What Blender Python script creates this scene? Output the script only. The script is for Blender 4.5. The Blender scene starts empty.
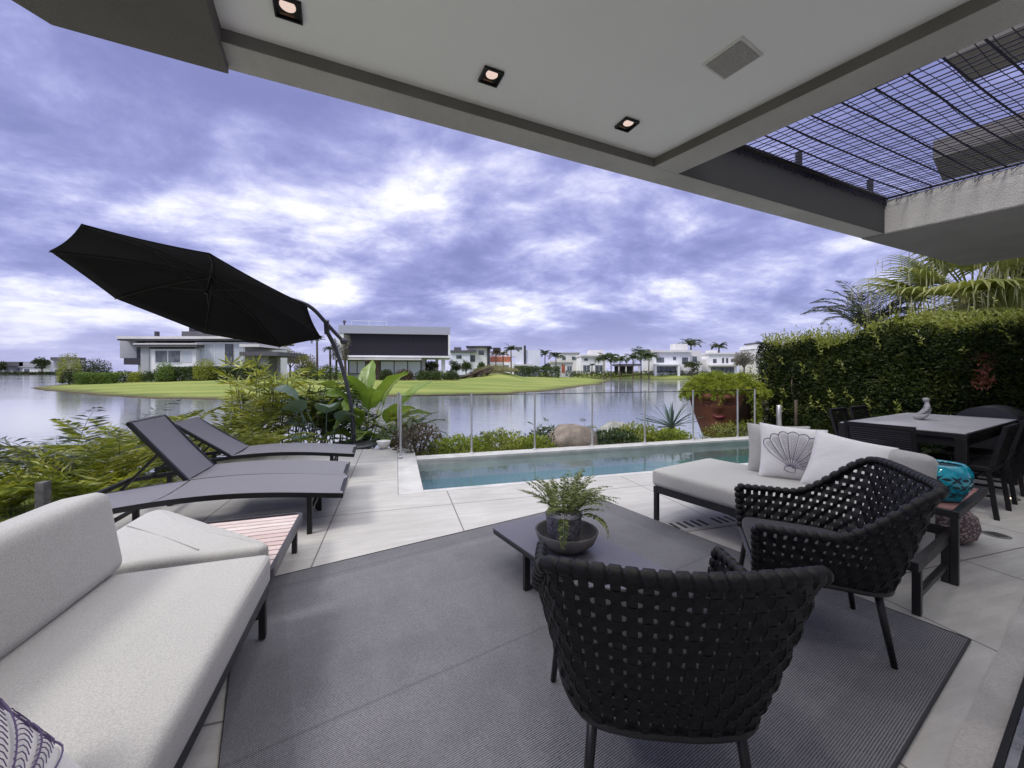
import bpy, bmesh, math, random
import numpy as np
from mathutils import Vector, Matrix

C = bpy.context.scene.collection
rnd = random.Random(7)
rng = np.random.default_rng(11)
R = math.radians

# ------------------------------------------------------------------ camera
cam_data = bpy.data.cameras.new('camera')
cam_data.sensor_width = 36.0
cam_data.lens = 390.0 / 1024.0 * 36.0
cam_data.shift_y = -12.0 / 1024.0
cam_data.clip_start = 0.05
cam_data.clip_end = 6000
cam = bpy.data.objects.new('camera', cam_data)
cam.location = (0, 0, 1.3)
cam.rotation_euler = (R(90), 0, 0)
C.objects.link(cam)
bpy.context.scene.camera = cam

# ------------------------------------------------------------------ exposure, sun, sky
SC = bpy.context.scene
SC.view_settings.view_transform = 'Standard'
SC.view_settings.look = 'None'
SC.view_settings.exposure = 0.72
SC.view_settings.gamma = 1.0
SC.cycles.max_bounces = 10
SC.cycles.diffuse_bounces = 5
SC.cycles.transparent_max_bounces = 24
SC.cycles.caustics_reflective = False
SC.cycles.caustics_refractive = False

SUN_EL, SUN_AZ = 50.0, -128.0            # azimuth measured from +Y (the lake) towards +X
sd = bpy.data.lights.new('sun', 'SUN')
sd.energy = 1.25
sd.angle = R(14)
sd.color = (1.0, 0.96, 0.91)
sun = bpy.data.objects.new('sun', sd)
sdir = Vector((math.sin(R(SUN_AZ)) * math.cos(R(SUN_EL)), math.cos(R(SUN_AZ)) * math.cos(R(SUN_EL)), math.sin(R(SUN_EL))))
sun.rotation_euler = sdir.to_track_quat('Z', 'Y').to_euler()
sun.location = (0, 0, 30)
C.objects.link(sun)

W = bpy.data.worlds.new('World')
SC.world = W
W.use_nodes = True
nt = W.node_tree
nt.nodes.clear()
NN = nt.nodes.new
def wl(a, b): nt.links.new(a, b)
def wmath(op, a, b=None, clamp=False):
    n = NN('ShaderNodeMath'); n.operation = op; n.use_clamp = clamp
    for i, x in enumerate((a, b)):
        if x is None: continue
        if isinstance(x, (int, float)): n.inputs[i].default_value = x
        else: wl(x, n.inputs[i])
    return n.outputs[0]
def wmix(f, a, b):
    n = NN('ShaderNodeMix'); n.data_type = 'RGBA'
    for s, x in ((n.inputs['Factor'], f), (n.inputs[6], a), (n.inputs[7], b)):
        if isinstance(x, (int, float)): s.default_value = x
        elif isinstance(x, tuple): s.default_value = (*x, 1)
        else: wl(x, s)
    return n.outputs[2]
def wmap(v, a, b, c=0.0, d=1.0, smooth=True):
    n = NN('ShaderNodeMapRange'); n.interpolation_type = 'SMOOTHSTEP' if smooth else 'LINEAR'
    wl(v, n.inputs[0])
    for i, x in zip((1, 2, 3, 4), (a, b, c, d)): n.inputs[i].default_value = x
    return n.outputs[0]
sky = NN('ShaderNodeTexSky'); sky.sky_type = 'NISHITA'; sky.sun_disc = False
sky.sun_elevation = R(SUN_EL); sky.sun_rotation = R(SUN_AZ)
tc = NN('ShaderNodeTexCoord')
sp = NN('ShaderNodeSeparateXYZ'); wl(tc.outputs['Generated'], sp.inputs[0])
dz = wmath('MAXIMUM', sp.outputs[2], 0.0)
den = wmath('ADD', dz, 0.24)
px_ = wmath('DIVIDE', sp.outputs[0], den); py_ = wmath('DIVIDE', sp.outputs[1], den)
cb = NN('ShaderNodeCombineXYZ'); wl(px_, cb.inputs[0]); wl(py_, cb.inputs[1])
def wnoise(scale, detail, rough, dist, off):
    mp = NN('ShaderNodeMapping'); wl(cb.outputs[0], mp.inputs[0]); mp.inputs['Location'].default_value = off
    mp.inputs['Rotation'].default_value = (0, 0, R(-32)); mp.inputs['Scale'].default_value = (1.0, 1.2, 1)
    n = NN('ShaderNodeTexNoise'); wl(mp.outputs[0], n.inputs['Vector'])
    n.inputs['Scale'].default_value = scale; n.inputs['Detail'].default_value = detail
    n.inputs['Roughness'].default_value = rough; n.inputs['Distortion'].default_value = dist
    return n.outputs['Fac']
n1 = wnoise(1.55, 10, 0.6, 0.25, (3.1, 1.7, 0))
n2 = wnoise(0.75, 4, 0.5, 0.25, (7.3, 4.2, 0))
n3 = wnoise(4.2, 9, 0.64, 0.3, (1.3, 9.2, 0))
mixn = wmath('ADD', wmath('ADD', wmath('MULTIPLY', n1, 0.50), wmath('MULTIPLY', n2, 0.42)), wmath('MULTIPLY', n3, 0.18))
cf = wmap(mixn, 0.435, 0.69)
ramp = NN('ShaderNodeValToRGB'); wl(cf, ramp.inputs[0])
cr = ramp.color_ramp
cr.elements[0].position = 0.0; cr.elements[0].color = (0.205, 0.22, 0.46, 1)
cr.elements[1].position = 1.0; cr.elements[1].color = (0.98, 0.98, 1.0, 1)
for p_, c_ in ((0.3, (0.30, 0.315, 0.60)), (0.55, (0.43, 0.445, 0.73)), (0.78, (0.66, 0.67, 0.87))):
    e = cr.elements.new(p_); e.color = (*c_, 1)
# softer, flatter cloud deck towards the horizon
hz = wmap(dz, 0.0, 0.17)
cl = wmix(wmath('ADD', wmath('MULTIPLY', hz, 0.65), 0.35), (0.45, 0.46, 0.71), ramp.outputs[0])
# overcast skies are brightest overhead
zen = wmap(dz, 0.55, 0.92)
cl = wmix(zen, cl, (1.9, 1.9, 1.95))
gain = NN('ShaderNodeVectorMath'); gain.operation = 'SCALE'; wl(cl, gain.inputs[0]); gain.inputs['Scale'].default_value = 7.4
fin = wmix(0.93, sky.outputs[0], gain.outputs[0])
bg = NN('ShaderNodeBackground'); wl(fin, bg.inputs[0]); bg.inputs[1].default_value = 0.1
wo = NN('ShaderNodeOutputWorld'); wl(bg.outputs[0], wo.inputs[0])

# ------------------------------------------------------------------ materials
MATS = {}
def nodes_of(name):
    m = bpy.data.materials.new(name); m.use_nodes = True
    t = m.node_tree; t.nodes.clear()
    out = t.nodes.new('ShaderNodeOutputMaterial')
    return m, t, out
def setin(t, sock, x):
    if isinstance(x, (int, float)): sock.default_value = x
    elif isinstance(x, tuple): sock.default_value = (*x, 1) if len(x) == 3 and sock.type == 'RGBA' else x
    else: t.links.new(x, sock)
def mixc(t, f, a, b, mode='MIX'):
    n = t.nodes.new('ShaderNodeMix'); n.data_type = 'RGBA'; n.blend_type = mode
    setin(t, n.inputs['Factor'], f); setin(t, n.inputs[6], a); setin(t, n.inputs[7], b)
    return n.outputs[2]
def mth(t, op, a, b=None, c=None):
    n = t.nodes.new('ShaderNodeMath'); n.operation = op
    for i, x in enumerate((a, b, c)):
        if x is not None: setin(t, n.inputs[i], x)
    return n.outputs[0]
def mrange(t, v, a, b, c=0.0, d=1.0):
    n = t.nodes.new('ShaderNodeMapRange'); n.interpolation_type = 'SMOOTHSTEP'
    t.links.new(v, n.inputs[0])
    for i, x in zip((1, 2, 3, 4), (a, b, c, d)): n.inputs[i].default_value = x
    return n.outputs[0]
def coord(t, kind='Object', scale=(1, 1, 1), rot=(0, 0, 0), loc=(0, 0, 0)):
    a = t.nodes.new('ShaderNodeTexCoord'); b = t.nodes.new('ShaderNodeMapping')
    t.links.new(a.outputs[kind], b.inputs[0])
    b.inputs['Scale'].default_value = scale; b.inputs['Rotation'].default_value = rot; b.inputs['Location'].default_value = loc
    return b.outputs[0]
def noise(t, vec, scale, detail=4, rough=0.55, dist=0.0):
    n = t.nodes.new('ShaderNodeTexNoise'); t.links.new(vec, n.inputs['Vector'])
    n.inputs['Scale'].default_value = scale; n.inputs['Detail'].default_value = detail
    n.inputs['Roughness'].default_value = rough; n.inputs['Distortion'].default_value = dist
    return n.outputs['Fac']
def wave(t, vec, scale, direction='X', dist=0.0, detail=1.0):
    n = t.nodes.new('ShaderNodeTexWave'); t.links.new(vec, n.inputs['Vector'])
    n.bands_direction = direction; n.inputs['Scale'].default_value = scale
    n.inputs['Distortion'].default_value = dist; n.inputs['Detail'].default_value = detail
    return n.outputs['Fac']
def bump(t, h, strength, dist=0.01, prev=None):
    n = t.nodes.new('ShaderNodeBump'); n.inputs['Strength'].default_value = strength; n.inputs['Distance'].default_value = dist
    t.links.new(h, n.inputs['Height'])
    if prev is not None: t.links.new(prev, n.inputs['Normal'])
    return n.outputs[0]
def principled(t, out, col, rough=0.6, metal=0.0, spec=0.5, normal=None, **kw):
    p = t.nodes.new('ShaderNodeBsdfPrincipled')
    setin(t, p.inputs['Base Color'], col); setin(t, p.inputs['Roughness'], rough); setin(t, p.inputs['Metallic'], metal)
    p.inputs['Specular IOR Level'].default_value = spec
    if normal is not None: t.links.new(normal, p.inputs['Normal'])
    for k, v in kw.items(): setin(t, p.inputs[k], v)
    if out is not None: t.links.new(p.outputs[0], out.inputs[0])
    return p
def mk(name, col, rough=0.6, metal=0.0, var=0.12, vs=4.0, bmp=0.0, bs=60.0, spec=0.5, fine=0.0):
    if name in MATS: return MATS[name]
    m, t, out = nodes_of(name)
    v = coord(t)
    f = mrange(t, noise(t, v, vs, 5, 0.6), 0.3, 0.7)
    c = mixc(t, f, tuple(x * (1 - var) for x in col), tuple(min(1, x * (1 + var)) for x in col))
    if fine:
        f2 = mrange(t, noise(t, v, bs * 2.3, 3, 0.6), 0.32, 0.68)
        c = mixc(t, mth(t, 'MULTIPLY', f2, fine), c, tuple(x * 0.45 for x in col))
    nrm = bump(t, noise(t, v, bs, 4, 0.6), bmp, 0.01) if bmp else None
    rr = mth(t, 'ADD', mth(t, 'MULTIPLY', f, 0.12), rough - 0.06)
    principled(t, out, c, rr, metal, spec, nrm)
    MATS[name] = m
    return m
def mk_fabric(name, col, ws=420.0, contrast=0.35, bmp=0.25, wr=0.25, rough=0.92):
    if name in MATS: return MATS[name]
    m, t, out = nodes_of(name)
    v = coord(t)
    wv = noise(t, v, ws * 0.21, 2, 0.8)
    sp_ = noise(t, v, ws * 0.42, 3, 0.7)
    hh = mth(t, 'ADD', mth(t, 'MULTIPLY', wv, 0.7), mth(t, 'MULTIPLY', sp_, 0.3))
    f = mrange(t, hh, 0.40, 0.60)
    big = mrange(t, noise(t, v, 2.5, 4, 0.6), 0.3, 0.7)
    c = mixc(t, mth(t, 'MULTIPLY', f, contrast), tuple(min(1, x * 1.08) for x in col), tuple(x * 0.5 for x in col))
    c = mixc(t, mth(t, 'MULTIPLY', big, 0.12), c, tuple(x * 0.7 for x in col))
    n1_ = bump(t, hh, bmp, 0.003)
    wr_ = noise(t, coord(t, scale=(1, 1, 1)), 3.2, 3, 0.5, 0.8)
    n2_ = bump(t, wr_, wr, 0.05, n1_)
    principled(t, out, c, rough, 0, 0.2, n2_, **{'Sheen Weight': 0.15})
    MATS[name] = m
    return m
def mk_leaf(name, tones, transl=0.3, rough=0.45, spec=0.4, vs=1.5):
    """foliage: each leaf takes its own tone"""
    if name in MATS: return MATS[name]
    m, t, out = nodes_of(name)
    g = t.nodes.new('ShaderNodeNewGeometry')
    r_ = t.nodes.new('ShaderNodeValToRGB')
    v = coord(t)
    nn = noise(t, v, vs, 3, 0.6)
    k = mth(t, 'ADD', mth(t, 'MULTIPLY', g.outputs['Random Per Island'], 0.6), mth(t, 'MULTIPLY', mrange(t, nn, 0.3, 0.7), 0.4))
    t.links.new(k, r_.inputs[0])
    el = r_.color_ramp.elements
    n = len(tones)
    el[0].position = 0.05; el[0].color = (*tones[0], 1)
    el[1].position = 0.95; el[1].color = (*tones[-1], 1)
    for i in range(1, n - 1):
        e_ = el.new(0.05 + 0.9 * i / (n - 1)); e_.color = (*tones[i], 1)
    p = principled(t, None, r_.outputs[0], rough, 0, spec)
    tr = t.nodes.new('ShaderNodeBsdfTranslucent')
    t.links.new(mixc(t, 1.0, r_.outputs[0], (1.0, 1.0, 0.55), 'MULTIPLY'), tr.inputs[0])
    ms = t.nodes.new('ShaderNodeMixShader'); ms.inputs[0].default_value = transl
    t.links.new(p.outputs[0], ms.inputs[1]); t.links.new(tr.outputs[0], ms.inputs[2])
    t.links.new(ms.outputs[0], out.inputs[0])
    MATS[name] = m
    return m

# ------------------------------------------------------------------ mesh building
class MB:
    def __init__(s): s.v = []; s.f = []; s.n = 0
    def add(s, v, f):
        v = np.asarray(v, float).reshape(-1, 3)
        if isinstance(f, np.ndarray): f = (f + s.n).tolist()
        else: f = [[i + s.n for i in q] for q in f]
        s.v.append(v); s.f += f; s.n += len(v)
        return s
    def box(s, x0, x1, y0, y1, z0, z1, mat=None):
        v = np.array([(x, y, z) for z in (z0, z1) for y in (y0, y1) for x in (x0, x1)], float)
        if mat is not None: v = np.array([tuple(mat @ Vector(p)) for p in v])
        return s.add(v, [[0, 2, 3, 1], [4, 5, 7, 6], [0, 1, 5, 4], [2, 6, 7, 3], [0, 4, 6, 2], [1, 3, 7, 5]])
    def bar(s, p, q, w, h, up=(0, 0, 1)):
        p = Vector(p); q = Vector(q); d = (q - p).normalized(); up = Vector(up)
        if abs(d.dot(up)) > 0.98: up = Vector((0, 1, 0))
        a = d.cross(up).normalized(); b = a.cross(d).normalized()
        v = [tuple(e + a * (w / 2 * i) + b * (h / 2 * j)) for e in (p, q) for i, j in ((-1, -1), (1, -1), (1, 1), (-1, 1))]
        return s.add(v, [[0, 1, 2, 3], [7, 6, 5, 4], [0, 4, 5, 1], [1, 5, 6, 2], [2, 6, 7, 3], [3, 7, 4, 0]])
    def tube(s, pts, r, n=8, cap=True, closed=False):
        P = np.asarray(pts, float); k = len(P)
        r = np.full(k, r) if np.isscalar(r) else np.asarray(r, float)
        if closed: T = np.roll(P, -1, 0) - np.roll(P, 1, 0)
        else: T = np.gradient(P, axis=0)
        T /= np.linalg.norm(T, axis=1, keepdims=True) + 1e-12
        ref = np.array([0, 0, 1.0]) if abs(T[0][2]) < 0.9 else np.array([0, 1.0, 0])
        A = np.zeros_like(P); a = np.cross(T[0], ref); a /= np.linalg.norm(a); A[0] = a
        for i in range(1, k):
            a = A[i - 1] - T[i] * np.dot(A[i - 1], T[i]); A[i] = a / (np.linalg.norm(a) + 1e-12)
        B = np.cross(T, A)
        th = np.arange(n) * 2 * np.pi / n
        V = P[:, None] + r[:, None, None] * (np.cos(th)[None, :, None] * A[:, None] + np.sin(th)[None, :, None] * B[:, None])
        f = []
        for i in range(k if closed else k - 1):
            i2 = (i + 1) % k
            for j in range(n):
                j2 = (j + 1) % n
                f.append([i * n + j, i * n + j2, i2 * n + j2, i2 * n + j])
        if cap and not closed:
            f.append(list(range(n))[::-1]); f.append([(k - 1) * n + j for j in range(n)])
        return s.add(V.reshape(-1, 3), f)
    def ribbon(s, pts, wd, td, w, th):
        P = np.asarray(pts, float); wd = np.asarray(wd, float); td = np.asarray(td, float); k = len(P)
        V = np.stack([P - wd * w / 2 - td * th / 2, P + wd * w / 2 - td * th / 2, P + wd * w / 2 + td * th / 2, P - wd * w / 2 + td * th / 2], 1)
        f = []
        for i in range(k - 1):
            for j in range(4):
                f.append([i * 4 + j, i * 4 + (j + 1) % 4, i * 4 + 4 + (j + 1) % 4, i * 4 + 4 + j])
        f.append([3, 2, 1, 0]); f.append([(k - 1) * 4 + j for j in range(4)])
        return s.add(V.reshape(-1, 3), f)
    def prism(s, poly, z0, z1):
        n = len(poly)
        v = [(x, y, z0) for x, y in poly] + [(x, y, z1) for x, y in poly]
        f = [list(range(n))[::-1], list(range(n, 2 * n))] + [[i, (i + 1) % n, n + (i + 1) % n, n + i] for i in range(n)]
        return s.add(v, f)
    def lathe(s, prof, n=32, c=(0, 0, 0), capb=True, capt=True):
        k = len(prof); th = np.arange(n) * 2 * np.pi / n
        V = np.array([[(c[0] + r * np.cos(a), c[1] + r * np.sin(a), c[2] + z) for a in th] for r, z in prof]).reshape(-1, 3)
        f = [[i * n + j, i * n + (j + 1) % n, (i + 1) * n + (j + 1) % n, (i + 1) * n + j] for i in range(k - 1) for j in range(n)]
        if capb: f.append(list(range(n))[::-1])
        if capt: f.append([(k - 1) * n + j for j in range(n)])
        return s.add(V, f)
    def grid(s, V):
        V = np.asarray(V, float); a, b = V.shape[:2]
        idx = np.arange(a * b).reshape(a, b)
        f = np.stack([idx[:-1, :-1], idx[1:, :-1], idx[1:, 1:], idx[:-1, 1:]], -1).reshape(-1, 4)
        return s.add(V.reshape(-1, 3), f)
    def leaves(s, c, d, L, Wd, fold=0.15):
        """many four-cornered leaves: base points c, unit directions d"""
        c = np.asarray(c, float); d = np.asarray(d, float); n = len(c)
        L = np.broadcast_to(L, (n,)).astype(float)[:, None]; Wd = np.broadcast_to(Wd, (n,)).astype(float)[:, None]
        q = rng.normal(size=(n, 3)); sd_ = np.cross(d, q); sd_ /= np.linalg.norm(sd_, axis=1, keepdims=True) + 1e-9
        nn = np.cross(sd_, d)
        m = c + d * L * 0.45 + nn * L * fold * 0.5
        V = np.stack([c, m + sd_ * Wd / 2, c + d * L - nn * L * fold * 0.4, m - sd_ * Wd / 2], 1).reshape(-1, 3)
        f = np.arange(4 * n).reshape(n, 4)
        return s.add(V, f)
    def build(s, name, mat, parent=None, smooth=False, bevel=0.0, seg=2, weld=False):
        me = bpy.data.meshes.new(name)
        V = np.concatenate(s.v) if s.v else np.zeros((0, 3))
        me.from_pydata(V.tolist(), [], s.f)
        me.update()
        if weld:
            bm = bmesh.new(); bm.from_mesh(me); bmesh.ops.remove_doubles(bm, verts=bm.verts, dist=1e-5)
            bmesh.ops.recalc_face_normals(bm, faces=bm.faces); bm.to_mesh(me); bm.free()
        if mat is not None: me.materials.append(mat)
        o = bpy.data.objects.new(name, me); C.objects.link(o)
        if parent is not None: o.parent = parent
        if smooth: me.polygons.foreach_set('use_smooth', [True] * len(me.polygons))
        if bevel:
            b = o.modifiers.new('edge', 'BEVEL'); b.width = bevel; b.segments = seg; b.limit_method = 'ANGLE'; b.angle_limit = R(40)
        return o

def thing(name, label, cat, loc=(0, 0, 0), rz=0.0, group=None):
    o = bpy.data.objects.new(name, None); C.objects.link(o)
    o.empty_display_size = 0.1
    o.location = loc; o.rotation_euler = (0, 0, R(rz))
    o['label'] = label; o['category'] = cat
    if group: o['group'] = group
    return o
def tag(o, label, cat, group=None, kind=None):
    o['label'] = label; o['category'] = cat
    if group: o['group'] = group
    if kind: o['kind'] = kind
    return o
def struct(o, label, cat):
    o['kind'] = 'structure'; o['label'] = label; o['category'] = cat
    return o
def copy_tree(o, parent=None):
    c = o.copy(); C.objects.link(c)
    if parent is not None: c.parent = parent
    for ch in list(o.children): copy_tree(ch, c)
    return c
def unit(v):
    v = np.asarray(v, float); return v / (np.linalg.norm(v, axis=-1, keepdims=True) + 1e-12)
def catmull(pts, n):
    P = np.asarray(pts, float); P = np.vstack([2 * P[0] - P[1], P, 2 * P[-1] - P[-2]])
    out = []
    k = len(P) - 3
    for t in np.linspace(0, k, n):
        i = min(int(t), k - 1); u = t - i
        a, b, c, d = P[i], P[i + 1], P[i + 2], P[i + 3]
        out.append(0.5 * ((2 * b) + (-a + c) * u + (2 * a - 5 * b + 4 * c - d) * u * u + (-a + 3 * b - 3 * c + d) * u ** 3))
    return np.array(out)
def vnoise(P, s, seed=0):
    """cheap smooth value noise from summed sines"""
    r = np.random.default_rng(seed); P = np.asarray(P, float) * s; o = 0
    for i in range(6):
        k = r.normal(size=P.shape[-1]); ph = r.uniform(0, 6.28); o = o + np.sin(P @ k * (1 + i * 0.45) + ph) / (1 + i * 0.4)
    return o / 3.0
def rbox(sx, sy, sz, r, n=14, bulge=0.0, nz=0.0, seed=0):
    """rounded cushion block centred on x,y with its base at z=0"""
    mb = MB()
    u = np.linspace(-1, 1, n); u = np.sign(u) * (1 - (1 - np.abs(u)) ** 1.6)
    A, B = np.meshgrid(u, u, indexing='ij'); O = np.ones_like(A)
    h = np.array([sx, sy, sz]) / 2; inn = h - r
    for ax in range(3):
        for sg in (-1, 1):
            p = [None] * 3; p[ax] = O * sg; p[(ax + 1) % 3] = A; p[(ax + 2) % 3] = B * sg
            P = np.stack(p, -1) * h
            Q = np.clip(P, -inn, inn); D = P - Q
            D = D / (np.linalg.norm(D, axis=-1, keepdims=True) + 1e-9)
            P = Q + D * r
            if bulge:
                q = P / h
                k = (1 - q[..., 0] ** 2).clip(0) * (1 - q[..., 1] ** 2).clip(0)
                P[..., 2] += np.sign(q[..., 2]) * bulge * k * np.abs(q[..., 2])
                k2 = (1 - q[..., 1] ** 2).clip(0) * (1 - q[..., 2] ** 2).clip(0); P[..., 0] += q[..., 0] * bulge * 0.6 * k2
                k3 = (1 - q[..., 0] ** 2).clip(0) * (1 - q[..., 2] ** 2).clip(0); P[..., 1] += q[..., 1] * bulge * 0.6 * k3
            if nz: P += (nz * vnoise(P, 7, seed))[..., None] * unit(P)
            P[..., 2] += sz / 2
            mb.grid(P)
    return mb

# ================================================================== axes measured on the photograph
A_ROT, S_ROT, B_ROT = 16.5, 19.0, 32.3          # paving and pool / left sofa and loungers / house, rug and table
def ax(rot):
    c, s = math.cos(R(rot)), math.sin(R(rot))
    return lambda u, v: (u * c - v * s, u * s + v * c)
PA, PS, PB = ax(A_ROT), ax(S_ROT), ax(B_ROT)

# ================================================================== terrain, water, paving
def sdist(P, poly):
    P = np.asarray(P, float); poly = np.asarray(poly, float)
    d = np.full(len(P), 1e18); inside = np.zeros(len(P), bool)
    n = len(poly)
    for i in range(n):
        a = poly[i]; b = poly[(i + 1) % n]
        e = b - a; w = P - a
        t = np.clip((w @ e) / (e @ e), 0, 1)
        d = np.minimum(d, ((w - t[:, None] * e) ** 2).sum(1))
        cond = ((a[1] > P[:, 1]) != (b[1] > P[:, 1]))
        xi = (b[0] - a[0]) * (P[:, 1] - a[1]) / (b[1] - a[1] + 1e-18) + a[0]
        inside ^= cond & (P[:, 0] < xi)
    return np.sqrt(d) * np.where(inside, 1, -1)
WATER_Z = -0.8
PENINSULA = [(-63, 51), (-55, 45.5), (-47.5, 41), (-36, 34), (-28.7, 31), (-23.4, 29.3), (-16.5, 30), (-8, 34), (-1, 36.5), (3, 41), (6.5, 48), (15.4, 68), (23, 91), (27, 128), (20, 150), (-60, 170), (-100, 120), (-83, 75)]
FAR = [(-3000, 320), (-300, 320), (-130, 310), (-60, 230), (0, 150), (20, 122), (40, 113), (90, 112), (140, 106), (200, 60), (3000, 60), (3000, 5000), (-3000, 5000)]
LOT = [(-60, -14), (-30, -4), (-14, 2.2), (-9.0, 5.4), (-6.2, 7.6), (-3, 8.9), (0, 9.2), (5, 10.3), (8, 12), (14, 16), (60, 30), (200, 45), (200, -80), (-60, -80)]
def terrain_h(P):
    h = np.full(len(P), -2.2)
    wob = vnoise(P, 0.25, 3) * 0.8
    for poly, slope, top, wk in ((PENINSULA, 0.045, 0.85, 1.0), (FAR, 0.22, 1.62, 0.4), (LOT, 0.26, 0.66, 0.25)):
        s = sdist(P, poly) + wob * wk
        h = np.maximum(h, WATER_Z + np.clip(np.where(s > 0, s * slope + np.minimum(s, 0.5) * 0.12, s * 0.35), -1.5, top))
    # a low grassed mound beside the middle house
    h += 1.3 * np.exp(-(((P[:, 0] + 2.5) / 4.5) ** 2 + ((P[:, 1] - 72) / 8) ** 2)) * (h > WATER_Z)
    a2 = P[:, 0] * math.cos(R(A_ROT)) + P[:, 1] * math.sin(R(A_ROT)); a1 = -P[:, 0] * math.sin(R(A_ROT)) + P[:, 1] * math.cos(R(A_ROT))
    under = (a2 > -2.75) & (a1 < 6.1) & (P[:, 1] < 12)
    h = np.where(under, np.minimum(h, -0.3), h)
    pool = (a2 > 0.1) & (a2 < 7.2) & (a1 > 4.35) & (a1 < 6.08)
    return np.where(pool, -1.9, h)
th = np.radians(np.concatenate([np.arange(-180, -72, 6.0), np.arange(-72, 72, 0.3), np.arange(72, 180.1, 6.0)]))
rr = np.concatenate([[0.3], np.geomspace(1.0, 14, 95), np.geomspace(14.25, 5000, 230)])
TH, RR = np.meshgrid(th, rr, indexing='ij')
PX = np.stack([np.sin(TH) * RR, np.cos(TH) * RR], -1)
HH = terrain_h(PX.reshape(-1, 2)).reshape(TH.shape)
mb = MB(); mb.grid(np.concatenate([PX, HH[..., None]], -1))
m, t, out = nodes_of('lawn_ground')
v = coord(t)
gx = t.nodes.new('ShaderNodeSeparateXYZ'); t.links.new(v, gx.inputs[0])
big = mrange(t, noise(t, coord(t, scale=(.45, 1.5, 1)), 0.16, 6, 0.65), 0.32, 0.68)
fine = mrange(t, noise(t, v, 9.0, 5, 0.7), 0.3, 0.7)
g1 = mixc(t, big, (0.15, 0.21, 0.055), (0.31, 0.33, 0.105))
g2 = mixc(t, mth(t, 'MULTIPLY', fine, 0.45), g1, (0.11, 0.14, 0.03))
edge_z = mth(t, 'ADD', gx.outputs[2], mth(t, 'MULTIPLY', noise(t, v, 0.8, 4, 0.6), 0.12))
shore = mrange(t, edge_z, -0.72, -0.54)
c = mixc(t, shore, (0.07, 0.055, 0.038), g2)
near = mrange(t, gx.outputs[1], 8, 20)
dirt = mrange(t, noise(t, v, 1.3, 5, 0.6), 0.42, 0.6)
c = mixc(t, mth(t, 'MULTIPLY', mth(t, 'SUBTRACT', 1.0, near), mth(t, 'MULTIPLY', dirt, 0.5)), c, (0.05, 0.045, 0.025))
principled(t, out, c, 0.95, 0, 0.1, bump(t, noise(t, v, 14, 5, 0.7), 0.6, 0.05))
struct(mb.build('ground', m, smooth=True), 'green lawn and bare shoreline around the lake', 'ground')

m, t, out = nodes_of('lake_water')
v = coord(t, scale=(0.55, 1.5, 1))
w1 = noise(t, v, 1.1, 3, 0.55); w2 = noise(t, v, 6.0, 3, 0.6)
gy = t.nodes.new('ShaderNodeSeparateXYZ'); t.links.new(coord(t), gy.inputs[0])
calm = mrange(t, noise(t, coord(t, scale=(0.018, 0.05, 1)), 1.0, 3, 0.5), 0.38, 0.62)
st = mth(t, 'ADD', mth(t, 'MULTIPLY', calm, 0.045), 0.02)
nb = t.nodes.new('ShaderNodeBump'); t.links.new(mth(t, 'ADD', mth(t, 'MULTIPLY', w1, 0.7), mth(t, 'MULTIPLY', w2, 0.3)), nb.inputs['Height'])
t.links.new(st, nb.inputs['Strength']); nb.inputs['Distance'].default_value = 0.5
principled(t, out, (0.23, 0.24, 0.27), 0.05, 0, 0.5, nb.outputs[0], IOR=1.85)
mb = MB(); mb.add([(-5000, -60, WATER_Z), (5000, -60, WATER_Z), (5000, 5000, WATER_Z), (-5000, 5000, WATER_Z)], [[0, 1, 2, 3]])
struct(mb.build('lake_water', m), 'calm grey lake with soft ripples and house reflections', 'lake')

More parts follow.
